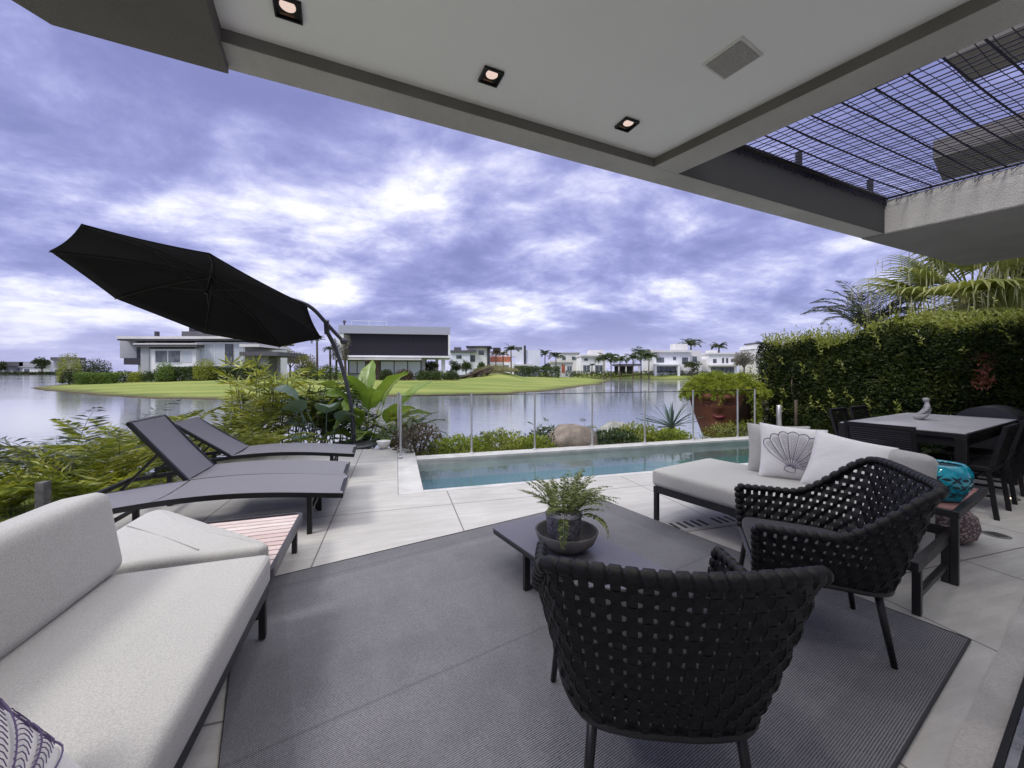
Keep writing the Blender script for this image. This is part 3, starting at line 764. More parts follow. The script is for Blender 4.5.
mb.build('frame', mk('bench_metal', (0.05, 0.048, 0.055), 0.4), bench)
m, t, out = nodes_of('pink_wood')
v = coord(t); g = t.nodes.new('ShaderNodeNewGeometry')
gr = noise(t, coord(t, scale=(1.5, 22, 10)), 5, 5, 0.6, 0.6)
c = mixc(t, g.outputs['Random Per Island'], (0.50, 0.385, 0.365), (0.64, 0.56, 0.54))
c = mixc(t, mth(t, 'MULTIPLY', mrange(t, gr, 0.4, 0.65), 0.4), c, (0.33, 0.22, 0.20))
principled(t, out, c, 0.55, 0, 0.35)
pink = m
mb = MB(); k = 0; y = by0 + 0.03
while y < by1 - 0.04:
    mb.box(bx0 + .024, bx1 - .024, y, y + 0.054, .250, .270); y += 0.0655
mb.build('slats', pink, bench, bevel=.002)
mb = MB(); mb.box(bx0 + .2, bx0 + .24, by0 + .024, by1 - .024, .226, .249); mb.box(bx1 - .24, bx1 - .2, by0 + .024, by1 - .024, .226, .249); mb.build('rails', sofa_frame, bench)
legs(bench, [(bx1 - .05, by1 - .06), (bx0 + .05, by1 - .06), (bx0 + .05, by0 + .06), (bx1 - .09, by0 + .06)], 0.034, 0.222, sofa_frame)
cushion_piping(SEAT, .96, 1.90, .128, grey_fab)
cush = thing('corner_cushion', 'grey triangular corner cushion with a diagonal seam lying on the slatted bench', 'cushion', (0, 0, 0), S_ROT)
def poly_cushion(poly, z0, z1, r, sub=5):
    """rounded cushion over a convex outline"""
    P = np.array(poly, float); ctr = P.mean(0)
    rings = []
    for k in range(sub + 1):
        a = math.pi / 2 * k / sub; rings.append((r * (1 - math.sin(a)), z1 - r + r * math.sin(a)) if False else (r - r * math.cos(a), z1 - r + r * math.sin(a)))
    prof = [(r - r * math.cos(math.pi / 2 * k / sub), z0 + r - r * math.sin(math.pi / 2 * k / sub)) for k in range(sub, -1, -1)] + rings
    # outline with rounded corners
    Q = []
    n = len(P)
    for i in range(n):
        a, b, c_ = P[i - 1], P[i], P[(i + 1) % n]
        u = unit(a - b); w = unit(c_ - b); cr_ = min(.05, .4 * np.linalg.norm(a - b), .4 * np.linalg.norm(c_ - b)); cn_ = min(.05, .4 * np.linalg.norm(c_ - b), .4 * np.linalg.norm(P[(i + 2) % n] - c_)); p0 = b + u * cr_; p1 = b + w * cr_
        for s in np.linspace(0, 1, 6): Q.append((1 - s) ** 2 * p0 + 2 * s * (1 - s) * b + s * s * p1)
        for s in np.linspace(0.1, 0.9, 7): Q.append(p1 + (c_ + unit(b - c_) * cn_ - p1) * s)
    Q = np.array(Q); m_ = len(Q)
    T = np.roll(Q, -1, 0) - np.roll(Q, 1, 0); N = unit(np.stack([T[:, 1], -T[:, 0]], -1))
    if ((Q - ctr) * N).sum() < 0: N = -N
    V = []
    Nc = unit(0.45 * N + 0.55 * unit(Q - ctr))
    for ins, z in prof: V.append(np.c_[Q - Nc * ins, np.full(m_, z)])
    top = V[-1]
    for s in (0.75, 0.5, 0.25, 0.02):
        L = ctr + (top[:, :2] - ctr) * s; V.append(np.c_[L, np.full(m_, z1) + 0.012 * (1 - s * s)])
    V = np.concatenate([V], 0).reshape(-1, m_, 3)
    mb = MB(); k = len(V)
    mb.add(V.reshape(-1, 3), [[i * m_ + j, i * m_ + (j + 1) % m_, (i + 1) * m_ + (j + 1) % m_, (i + 1) * m_ + j] for i in range(k - 1) for j in range(m_)] + [list(range(m_))[::-1], [(k - 1) * m_ + j for j in range(m_)]])
    return mb
poly_cushion([(-0.565, 2.31), (-0.535, 2.345), (-0.60, 2.43), (-1.28, 3.13), (-1.36, 3.18), (-1.41, 3.12), (-1.42, 2.31)], 0.274, 0.405, 0.032).build('cover', grey_fab, cush, True)
mb = MB(); mb.tube([(-1.37 + s * 0.52, 2.86 - s * 0.50, 0.4085 + 0.005 * math.sin(math.pi * s)) for s in np.linspace(0, 1, 10)], 0.0035, 5); mb.build('seam', mk('seam_grey', (.25, .25, .245), .9), cush)

# ------------------------------------------------------------------ sun loungers
m, t, out = nodes_of('mesh_sling')
v = coord(t); a = wave(t, v, 55, 'X', 0, 0); b = wave(t, v, 55, 'Y', 0, 0); sp_ = noise(t, v, 320, 2, 0.7)
hh = mth(t, 'ADD', mth(t, 'MULTIPLY', mth(t, 'MULTIPLY', a, b), 0.5), mth(t, 'MULTIPLY', sp_, 0.6))
bigv = mrange(t, noise(t, v, 3, 4, .6), .3, .7)
c = mixc(t, mrange(t, hh, 0.25, 0.8), (0.12, 0.116, 0.132), (0.29, 0.283, 0.315))
c = mixc(t, mth(t, 'MULTIPLY', bigv, 0.2), c, (0.17, 0.165, 0.185))
principled(t, out, c, 0.5, 0, 0.45, bump(t, hh, 0.3, 0.002))
sling = m
def lounger(label, y0, foot, back_deg, Wd=0.60):
    """local x: foot end at `foot`, head towards -x; y0 near edge"""
    L = 1.95
    root = thing('sun_lounger', label, 'sun lounger', (*PS(foot, y0 + Wd / 2), 0), S_ROT, 'mesh sun loungers on the paving')
    def zc(s): return 0.275 + 0.085 * math.sin(math.pi * min(max((s + .1) / 2.05, 0), 1)) ** 1.2      # arched side rails, s from the foot end
    S = np.linspace(0, L, 26)
    mb = MB()
    for y in (-Wd / 2 + .018, Wd / 2 - .018):
        P = [(-s, y, zc(s)) for s in S]; T = unit(np.gradient(np.array(P), axis=0)); nrm = np.cross(T, np.array([0, 1, 0.0]))
        mb.ribbon(P, np.tile([0, 1.0, 0], (len(P), 1)), nrm, 0.032, 0.036)
    for s in (0.016, L - .016): mb.box(-s - .016, -s + .016, -Wd / 2 + .034, Wd / 2 - .034, zc(s) - .016, zc(s) + .016)
    mb.build('frame', blk, root)
    hinge = 1.26
    if back_deg <= 0:
        segs = [(0.006, hinge - .006), (hinge + .006, L - .006)]
    else: segs = [(0.006, hinge)]
    for k, (s0, s1) in enumerate(segs):
        SS = np.linspace(s0, s1, 18); V = np.array([[(-s, y, zc(s) + 0.0225 - 0.014 * (1 - (y / (Wd / 2)) ** 2)) for y in np.linspace(-Wd / 2 + .003, Wd / 2 - .003, 11)] for s in SS])
        mb = MB(); mb.grid(V); mb.grid((V - np.array([0, 0, .004]))[:, ::-1]); mb.build('sling' if k == 0 else 'backrest', sling, root, True)
    if back_deg > 0:
        bl = 0.66; ca, sa = math.cos(R(back_deg)), math.sin(R(back_deg)); z0 = zc(hinge) + .012
        V = np.array([[(-hinge - q * ca, y, z0 + .012 + q * sa + 0.012 * math.sin(math.pi * q / bl) * -1) for y in np.linspace(-Wd / 2 + .004, Wd / 2 - .004, 7)] for q in np.linspace(0, bl, 10)])
        mb = MB(); mb.grid(V); mb.grid((V + np.array([-.005 * sa, 0, -.005 * ca]))[:, ::-1]); bk = mb.build('backrest', sling, root, True)
        mb = MB()
        for y in (-Wd / 2 + .015, Wd / 2 - .015): mb.bar((-hinge, y, z0 - .008), (-hinge - bl * ca, y, z0 - .008 + bl * sa), 0.03, 0.03)
        mb.bar((-hinge - bl * ca, -Wd / 2, z0 - .008 + bl * sa), (-hinge - bl * ca, Wd / 2, z0 - .008 + bl * sa), 0.022, 0.022)
        mb.build('backrest_frame', blk, bk)
        for y in (-Wd / 2 + .06, Wd / 2 - .06):
            mb = MB(); mb.bar((-hinge - .34 * ca, y, z0 + .34 * sa - .01), (-1.76, y, zc(1.76) - .01), 0.02, 0.02); mb.build('prop', blk, bk)
    for s in (0.25, 1.62):
        for y in (-Wd / 2 + .02, Wd / 2 - .02):
            MB().box(-s - .019, -s + .019, y - .016, y + .016, 0, zc(s) - .017).build('leg', blk, root, bevel=.002)
        y = Wd / 2 - .036
        MB().box(-s - .012, -s + .012, -y, y, .16, .185).build('crossbar', blk, root)
    return root
lounger('dark mesh sun lounger lying flat, nearest to the slatted bench', 3.475, -0.268, 0)
lounger('dark mesh sun lounger with steeply raised back, joined beside the flat one', 4.085, -0.29, 52)
lounger('dark mesh sun lounger with gently raised back, nearest to the parasol post', 5.10, -0.27, 36, 0.62)

# ------------------------------------------------------------------ parasol
par = thing('cantilever_parasol', 'large black tilted cantilever parasol hanging over the loungers', 'parasol', (-2.76, 6.85, 0))
base = np.array([2.76, -6.85, 0.0])
QV = np.array([[-5.34, 4.5, 2.7], [-4.35, 3.94, 2.8], [-3.25, 4.19, 2.58], [-2.69, 5.11, 2.18], [-3.0, 6.16, 1.83], [-4.0, 6.72, 1.73], [-5.1, 6.47, 1.94], [-5.65, 5.55, 2.35]]) + base
HB = np.array([-4.15, 5.41, 2.62]) + base
nrm = np.array([0.103, 0.346, 0.933])
m, t, out = nodes_of('black_canvas')
v = coord(t); hh = noise(t, v, 240, 3, .7)
principled(t, out, mixc(t, hh, (0.005, 0.0035, 0.009), (0.012, 0.009, 0.019)), 0.85, 0, 0.25, bump(t, noise(t, v, 5, 4, .5), 0.3, .03))
canvas = m
mb = MB()
for k in range(8):
    a, b = QV[k], QV[(k + 1) % 8]
    V = []
    for s in np.linspace(0.0, 1, 11):
        row = []
        for u in np.linspace(0, 1, 9):
            e = a * (1 - u) + b * u
            e = e + (HB - e) * 0.018 * 4 * u * (1 - u) * s            # scalloped hem
            p = HB + (e - HB) * s
            p = p - nrm * 0.03 * 4 * u * (1 - u) * s * (1 - .55 * s) + nrm * 0.05 * math.sin(math.pi * s)
            row.append(p)
        V.append(row)
    mb.grid(np.array(V))
cn = mb.build('canopy', canvas, par, True, weld=True)
so = cn.modifiers.new('cloth', 'SOLIDIFY'); so.thickness = 0.004
hub = HB - nrm * 0.22
graph = mk('parasol_metal', (0.055, 0.055, 0.065), 0.38, var=0.15, metal=0.3)
for k in range(8):
    P = [HB + (QV[k] - HB) * s + nrm * (0.05 * math.sin(math.pi * s) - 0.018) for s in np.linspace(0.02, 1, 14)]
    mb = MB(); mb.tube(P, 0.005, 6); rb = mb.build('rib', mk('rib_black', (0.010, 0.008, 0.014), 0.5), par)
    mb = MB(); mb.tube([hub, P[7]], 0.0035, 6); mb.build('strut', MATS['rib_black'], rb)
mb = MB(); mb.tube([hub - nrm * .05, HB + nrm * .05], [0.02, 0.016], 10); mb.build('hub', MATS['rib_black'], par)
mb = MB(); mb.lathe([(0.14, 0), (0.1, .03), (0.02, .05), (.001, .055)], 16); o = mb.build('vent_cap', canvas, par, True); o.location = HB + nrm * 0.03; o.rotation_euler = Vector(nrm).to_track_quat('Z', 'Y').to_euler()
mast = catmull(np.array([(-2.765, 6.85, 0.05), (-2.80, 6.85, 0.5), (-2.86, 6.84, 0.92), (-2.97, 6.80, 1.40), (-3.06, 6.70, 1.76), (-3.10, 6.52, 1.99)]) + base, 40)
mb = MB(); mb.tube(mast, 0.034, 12); mb.build('mast', graph, par, True)
arm = catmull(np.array([(-2.90, 6.72, 1.82), (-3.02, 6.58, 2.00), (-3.09, 6.45, 2.13), (-3.19, 6.10, 2.34), (-3.5, 5.78, 2.44), (-3.85, 5.55, 2.56), (-4.12, 5.43, 2.66), (-4.15, 5.41, 2.60)]) + base, 48)
mb = MB(); mb.tube(arm, 0.030, 12); mb.build('arm', graph, par, True)
mb = MB(); mb.bar(np.array((-3.10, 6.54, 1.94)) + base, np.array((-3.08, 6.47, 2.16)) + base, 0.075, 0.09); mb.build('clamp', graph, par, bevel=.008)
mb = MB(); mb.lathe([(0.001, -.03), (.05, -.028), (.062, 0), (.05, .028), (.001, .03)], 16); o = mb.build('crank_wheel', graph, par, True); o.location = np.array((-2.88, 6.68, 1.83)) + base; o.rotation_euler = (R(80), 0, R(20))
mb = MB(); mb.lathe([(0.36, 0), (0.36, .03), (.33, .05), (.06, .06), (.05, .16), (.04, .16)], 24); mb.build('base', graph, par, bevel=.003)

# ------------------------------------------------------------------ white garden bowl
m_ = mk('white_ceramic', (0.72, 0.70, 0.66), 0.5, var=0.06)
o = MB().lathe([(0.05, 0), (0.09, 0.05), (0.118, 0.13), (0.108, 0.13), (0.08, 0.05), (0.001, .03)], 28, capt=False).build('garden_bowl', m_, None, True); o.location = (-2.18, 6.62, 0)
tag(o, 'small white ceramic bowl on the paving behind the parasol post', 'bowl')

# ------------------------------------------------------------------ coffee table, bowl and potted fern
ct = thing('coffee_table', 'low dark coffee table with smooth grey top and rounded corners', 'coffee table', (-0.15, 2.64, 0), B_ROT)
TL = 1.12; TW = 0.53
topm = mk('table_laminate', (0.12, 0.115, 0.13), 0.30, var=0.06, vs=2, spec=0.5)
pol = rrect(0, TW, -TL, 0, 0.06); n = len(pol)
mb = MB(); mb.prism(pol, 0.222, 0.248); mb.build('edge_frame', sofa_frame, ct, bevel=.003)
mb = MB(); mb.prism(rrect(.006, TW - .006, -TL + .006, -.006, 0.054), 0.2485, 0.2525); mb.build('top', topm, ct)
for y in (-0.41, -TL + 0.10):
    for x in (0.02, TW - .02): MB().box(x - .019, x + .019, y - .012, y + .012, 0.014, 0.2215).build('leg', sofa_frame, ct, bevel=.002)
    MB().box(.039, TW - .039, y - .012, y + .012, 0.014, 0.036).build('foot_bar', sofa_frame, ct, bevel=.002)
bowlm = mk('stone_bowl', (0.11, 0.105, 0.105), 0.75, var=0.3, vs=9, bmp=0.5, bs=90, fine=0.4)
o = MB().lathe([(0.07, 0.0), (0.12, 0.012), (0.165, 0.05), (0.188, 0.108), (0.18, 0.112), (0.172, 0.104), (0.15, 0.055), (0.1, 0.022), (0.001, 0.018)], 48, capt=False).build('stone_bowl', bowlm, None, True)
bowl_loc = (0.325, 2.33); o.location = (*bowl_loc, 0.2527)
tag(o, 'wide dark stone bowl on the coffee table holding the fern pot', 'bowl')
potm, t, out = nodes_of('galvanised_pot')
v = coord(t); sp_ = mrange(t, noise(t, v, 45, 4, .7), .4, .62); st = mrange(t, noise(t, coord(t, scale=(1, 1, .12)), 40, 3, .6), .35, .65)
c = mixc(t, sp_, (0.13, 0.125, 0.14), (0.36, 0.35, 0.40)); c = mixc(t, mth(t, 'MULTIPLY', st, .3), c, (0.10, 0.10, 0.11))
principled(t, out, c, 0.55, 0.15, 0.4)
pf = thing('potted_fern', 'bushy fern in a mottled grey pot standing inside the stone bowl', 'potted plant', (bowl_loc[0] - .015, bowl_loc[1] + .01, 0.2725))
MB().lathe([(0.085, 0), (0.09, 0.01), (0.108, 0.175), (0.112, 0.18), (0.104, 0.18), (0.10, 0.16), (.001, .155)], 36, capt=False).build('pot', potm, pf, True)
fern_leaf = mk_leaf('fern_leaf', [(0.05, 0.09, 0.024), (0.13, 0.18, 0.05), (0.25, 0.29, 0.10), (0.42, 0.44, 0.24)], 0.25, vs=8)
def frond(mb, base, az, length, e0, droop, nl=22, leaf=0.06, lw=0.012, stem_r=0.0025, taper=True, wave_=0.0, curl=0.0, sweep=55):
    """a pinnate frond: arched rachis with paired leaflets"""
    n = 20; p = np.array(base, float); P = [p.copy()]; e = e0
    for i in range(n):
        s = i / n; e = e0 - droop * s ** 1.3
        a = az + curl * s + wave_ * math.sin(s * 5)
        p = p + length / n * np.array([math.cos(R(e)) * math.cos(R(a)), math.cos(R(e)) * math.sin(R(a)), math.sin(R(e))]); P.append(p.copy())
    P = np.array(P); T = unit(np.gradient(P, axis=0))
    mb.tube(P, np.linspace(stem_r, stem_r * .35, len(P)), 4, cap=False)
    side = unit(np.cross(T, [0, 0, 1.0])); up = np.cross(side, T)
    bs, ds, ls = [], [], []
    for k in range(nl):
        s = 0.14 + 0.86 * (k + .5) / nl; f = s * n; i = int(min(f, n - 1)); q = P[i] + (P[i + 1] - P[i]) * (f - i)
        env = math.sin(math.pi * min(1, 0.12 + s * 0.86)) ** 0.6 if taper else (1 - 0.6 * s)
        for sg in (-1, 1):
            d = T[i] * math.cos(R(sweep)) + side[i] * sg * math.sin(R(sweep)) - np.array([0, 0, 0.22]) + up[i] * 0.12 + rng.normal(size=3) * 0.07
            bs.append(q); ds.append(d / np.linalg.norm(d)); ls.append(leaf * env * rng.uniform(.85, 1.1))
    mb.leaves(bs, ds, np.array(ls), np.minimum(lw, np.array(ls) * .4), 0.12)
mb = MB()
for k in range(58):
    az = rng.uniform(0, 360); inner_ = k < 30
    e0 = rng.uniform(55, 85) if inner_ else rng.uniform(35, 65)
    frond(mb, (0.05 * math.cos(R(az)), 0.05 * math.sin(R(az)), 0.18), az, rng.uniform(.20, .31) if inner_ else rng.uniform(.22, .34), e0, rng.uniform(30, 70) if inner_ else rng.uniform(35, 80), 18, 0.036, 0.011, .0016, curl=rng.normal() * 25)
for az, ln in ((262, .27), (335, .27)):
    frond(mb, (0.07 * math.cos(R(az)), 0.07 * math.sin(R(az)), 0.165), az, ln, 30, 135, 20, 0.045, 0.016, .002)
mb.build('fronds', fern_leaf, pf)

# ------------------------------------------------------------------ rope armchairs
ropem, t, out = nodes_of('woven_strap')
v = coord(t); hh = noise(t, v, 160, 3, .65)
principled(t, out, mixc(t, hh, (0.0022, 0.0022, 0.0026), (0.0065, 0.0063, 0.008)), 0.5, 0, 0.32, bump(t, hh, .4, .003))
seatm = mk_fabric('charcoal_cushion', (0.03, 0.029, 0.034), 900, .3, .2, .15, .85)
chair_metal = mk('chair_metal', (0.008, 0.008, 0.009), 0.4, var=0.15)
def sm(a, b, x): u = np.clip((x - a) / (b - a), 0, 1); return u * u * (3 - 2 * u)
def mirror(pts): return pts + [(-x, y) for x, y in pts[::-1]][1:]
TOPP = mirror([(-.352, .27), (-.36, .13), (-.362, -.06), (-.355, -.26), (-.318, -.375), (-.17, -.415), (0, -.425)])
BOTP = mirror([(-.30, .26), (-.30, .13), (-.292, -.02), (-.272, -.16), (-.215, -.255), (-.11, -.285), (0, -.29)])
def arc(P, n):
    Q = catmull([(x, y) for x, y in P], 400); d = np.r_[0, np.cumsum(np.linalg.norm(np.diff(Q, axis=0), axis=1))]
    u = np.linspace(0, d[-1], n); return np.c_[np.interp(u, d, Q[:, 0]), np.interp(u, d, Q[:, 1])]
AN = 401
TA, BA = arc(TOPP, AN), arc(BOTP, AN)
def shell(u, v):
    f = np.asarray(u) * (AN - 1); T = np.c_[np.interp(f, np.arange(AN), TA[:, 0]), np.interp(f, np.arange(AN), TA[:, 1])]
    B = np.c_[np.interp(f, np.arange(AN), BA[:, 0]), np.interp(f, np.arange(AN), BA[:, 1])]
    v = np.asarray(v); w = v ** 0.85
    XY = B + (T - B) * w[:, None]
    zt = 0.58 + 0.237 * sm(.0, -.43, T[:, 1]) - 0.006 * np.cos(np.pi * np.clip(T[:, 0] / .36, -1, 1)) * sm(-.2, -.4, T[:, 1]); zb = 0.345 - 0.02 * sm(0, -.3, B[:, 1])
    return np.c_[XY, zb + (zt - zb) * v]
def shell_n(u, v):
    e = 1e-3; du = shell(np.clip(u + e, 0, 1), v) - shell(np.clip(u - e, 0, 1), v); dv = shell(u, np.clip(v + e, 0, 1)) - shell(u, np.clip(v - e, 0, 1))
    du = unit(du); dv = unit(dv); n_ = unit(np.cross(dv, du)); return n_, du, dv
def armchair(label, loc, rz):
    root = thing('rope_armchair', label, 'armchair', loc, rz, 'black woven armchairs by the coffee table')
    NV, NH, PITCH = 50, 12, 0.041
    mb = MB()
    def Hh(u): return shell(u, np.ones_like(u))[:, 2] - shell(u, np.zeros_like(u))[:, 2]
    for i in range(NV):
        u0 = (i + .5) / NV; s = np.linspace(0, 1, NH * 4 + 1); u = np.full_like(s, u0); hu = s * Hh(np.array([u0]))[0]
        n_, du, dv = shell_n(u, s); off = 0.0048 * np.cos(np.pi * (hu / PITCH - .5)) * (1 if i % 2 else -1)
        mb.ribbon(shell(u, s) + n_ * off[:, None], du, n_, 0.0272 + .002 * rng.uniform(-1, 1), 0.0045)
    for j in range(NH):
        s = np.linspace(0.002, .998, NV * 4 + 1); s = s[Hh(s) > (j + .5) * PITCH + .012]
        if len(s) < 8: continue
        v = (j + .5) * PITCH / Hh(s) + .004 * np.sin(s * 40 + j)
        n_, du, dv = shell_n(s, v); off = -0.0048 * np.cos(np.pi * (s * NV - .5)) * (-1 if j % 2 else 1)
        mb.ribbon(shell(s, v) + n_ * off[:, None], dv, n_, 0.0285, 0.0045)
    mb.build('woven_shell', ropem, root)
    mb = MB(); s = np.linspace(0, 1, NV * 8); P = shell(s, np.ones_like(s))
    ph = (s * NV) % 1; rr_ = 0.0155 + 0.0065 * (np.abs(ph - .5) < .34)
    mb.tube(P, rr_, 10)
    for uu in (0.0, 1.0):
        s = np.linspace(0, 1, 48); P = shell(np.full_like(s, uu), s); ph = (s * 7) % 1; mb.tube(P, 0.014 + .006 * (np.abs(ph - .5) < .35), 8)
    mb.build('wrapped_rim', ropem, root, True)
    mb = MB(); s = np.linspace(0, 1, 60); mb.tube(shell(s, np.zeros_like(s)), 0.014, 8); mb.tube([shell(np.array([0.]), np.array([0.]))[0], shell(np.array([1.]), np.array([0.]))[0]], 0.014, 8)
    mb.prism([(x * .97, y * .97) for x, y in BOTP], 0.345, 0.352)
    mb.build('seat_frame', chair_metal, root)
    pol = [(x * .96, y * .96 + .01) for x, y in BOTP]
    poly_cushion(pol[::-1], 0.353, 0.425, 0.028).build('seat_cushion', seatm, root, True)
    for sx in (-1, 1):
        mb = MB(); mb.tube([(sx * .27, .23, .345), (sx * .305, .27, 0.012)], [0.0155, 0.012], 10); mb.build('leg', chair_metal, root, True)
        mb = MB(); mb.tube([(sx * .20, -.215, .335), (sx * .235, -.265, 0.012)], [0.0165, 0.012], 10); mb.build('leg', chair_metal, root, True)
    return root
armchair('black woven rope armchair seen from its back, in front of the coffee table', (0.455, 1.335, 0), -4.5)
armchair('black woven rope armchair with charcoal seat, between the daybed and the rug edge', (1.52, 2.02, 0), 65.7)

# ------------------------------------------------------------------ daybed with slatted shelf
day = thing('grey_daybed', 'pale grey daybed on a black frame with a slatted wooden shelf at its end', 'daybed', (1.22, 3.43, 0), B_ROT)
# local x = depth (B2), local -y = length towards the house
DL, DD = 1.66, 0.86
mb = MB(); frame_ring(mb, 0.02, DD, -DL, -0.01, 0.245, 0.30, 0.035); mb.box(.055, DD - .035, -.85, -.81, .25, .285); mb.build('frame', sofa_frame, day, bevel=.004)
legs(day, [(0.04, -0.03), (DD - .02, -0.03), (0.09, -DL + .02), (0.70, -DL + .02)], 0.036, 0.2445, sofa_frame)
legs(day, [(0.70, -DL - .018)], 0.036, 0.408, sofa_frame)
mb = MB(); mb.box(.11, .68, -DL + .005, -DL + .035, .09, .12); mb.build('stretcher', sofa_frame, day, bevel=.003)
o = rbox(DD + .01, 1.46, 0.15, 0.04, 22, 0.016, 0.003, 5).build('seat_cushion', pale_fab, day, True, weld=True); o.location = (DD / 2 + .005, -0.73, 0.301); cushion_piping(o, DD + .01, 1.46, .128, pale_fab)
mb = MB(); frame_ring(mb, 0.68, 1.56, -DL - .04, -1.14, 0.408, 0.452, 0.03); sh = mb.build('shelf_frame', sofa_frame, day, bevel=.004)
shelf_wood = mk('dusky_wood', (0.25, 0.13, 0.12), 0.5, var=0.3, vs=6)
mb = MB(); y = -DL - .005
while y < -1.2: mb.box(0.712, 1.528, y, y + 0.072, .430, .449); y += 0.0835
mb.build('shelf_slats', shelf_wood, day, bevel=.002)
legs(day, [(1.50, -1.17), (0.72, -1.17)], 0.036, 0.408, sofa_frame)
o = rbox(0.17, 0.86, 0.29, 0.05, 18, 0.03, 0.004, 8).build('back_cushion', grey_fab, day, True, weld=True); o.location = (0.80, -1.14, 0.455); o.rotation_euler = (0, R(8), R(4))
def dayp(u, v): c_, s_ = math.cos(R(B_ROT)), math.sin(R(B_ROT)); return (1.22 + u * c_ - v * s_, 3.43 + u * s_ + v * c_)
pillow('grey_pillow', 'plain pale grey pillow behind the shell pillow on the daybed', 0.44, 0.42, 0.15, pale_fab, (*dayp(0.76, -0.68), 0.452), -30, 14, seed=9)
pillow('shell_pillow', 'white pillow with purple shell print propped on the daybed', 0.46, 0.44, 0.16, white_fab, (*dayp(0.68, -0.82), 0.452), -22, 20, shell=True, seed=10, roll=5)
pillow('white_pillow', 'plain white pillow leaning at the armchair end of the daybed', 0.46, 0.44, 0.16, white_fab, (*dayp(0.69, -1.16), 0.430), -46, 28, seed=11, roll=10)

# turquoise lantern vase -------------------------------------------
vs_ = thing('lantern_vase', 'glossy turquoise ceramic lantern with cut-out petals and wire handle', 'vase', (2.875, 2.62, 0.4525))
m, t, out = nodes_of('turquoise_glaze')
v = coord(t); principled(t, out, mixc(t, mrange(t, noise(t, v, 14, 4, .6), .3, .7), (0.0, 0.23, 0.33), (0.015, 0.40, 0.49)), 0.12, 0, 0.6, None, **{'Coat Weight': 0.5})
prof = [(0.070, 0.0), (0.085, .004), (0.095, .03), (0.120, .085), (0.133, .135), (0.130, .18), (0.112, .218), (0.105, .226), (.099, .226), (.095, .216)]
prof = [(r_ * 1.14, z_ * 1.06) for r_, z_ in prof]
body = MB(); body.lathe(prof, 64, capt=False); body.build('body', m, vs_, True)
mb = MB()
def vr(z): return float(np.interp(z, [p[1] for p in prof[:8]], [p[0] for p in prof[:8]]))
pet = MB()
for row, z0 in enumerate((0.055, 0.105, 0.155)):
    for k in range(10):
        a0 = 2 * math.pi * (k + .5 * row) / 10
        for d in (-1, 1, 0):
            P = []
            for s in np.linspace(-1, 1, 9):
                if d == 0: z = z0 + .002; a = a0 + math.pi / 10 + s * .16
                else: z = z0 + s * .022; a = a0 + d * s * .19
                P.append((a, z))
            # petal-shaped openings
            L_, Rr_ = [], []
            for i, (a, z) in enumerate(P):
                w = .009 * math.sin(math.pi * i / 8) + .0005
                q = vr(z) + .0012
                L_.append((q * math.cos(a), q * math.sin(a), z - w)); Rr_.append(((vr(z + w) + .0012) * math.cos(a), (vr(z + w) + .0012) * math.sin(a), z + w))
            pet.grid(np.array([L_, Rr_]))
pet.build('cut_outs', mk('deep_teal_hole', (0.004, 0.03, 0.045), 0.6), vs_)
MB().lathe([(0.001, .222), (.110, .222)], 32, capb=False, capt=False).build('mouth', mk('deep_teal_hole', (0.004, .03, .045), .6), vs_)
mb = MB(); mb.tube([(0.12 * math.cos(a), 0.03, .225 + .10 * math.sin(a)) for a in np.linspace(0, math.pi, 24)], 0.0028, 6); mb.build('handle', mk('wire', (0.02, .02, .02), .4, 1), vs_)

# woven pouf and grey cube pouf under the shelf
m, t, out = nodes_of('woven_pouf')
v = coord(t); vo = t.nodes.new('ShaderNodeTexVoronoi'); t.links.new(coord(t, scale=(1, 1, 1.3)), vo.inputs['Vector']); vo.inputs['Scale'].default_value = 42
c = mixc(t, mrange(t, vo.outputs['Distance'], .15, .6), (0.46, 0.36, 0.35), (0.13, 0.10, 0.10))
principled(t, out, c, 0.85, 0, .2, bump(t, mth(t, 'SUBTRACT', 1.0, vo.outputs['Distance']), .8, .01))
o = MB().lathe([(0.001, 0), (0.13, 0.0), (0.19, 0.05), (0.21, 0.12), (0.195, 0.2), (0.14, 0.255), (0.001, 0.27)], 40).build('woven_pouf', m, None, True); o.location = (3.36, 3.06, 0)
tag(o, 'round pinkish brown knitted pouf under the slatted shelf', 'pouf')
pr = thing('cube_pouf', 'pale grey fabric cube pouf beside the knitted pouf', 'pouf', (2.93, 2.98, 0), B_ROT)
rbox(0.36, 0.36, 0.33, 0.03, 12, 0.01, 0.002, 6).build('cover', pale_fab, pr, True, weld=True)

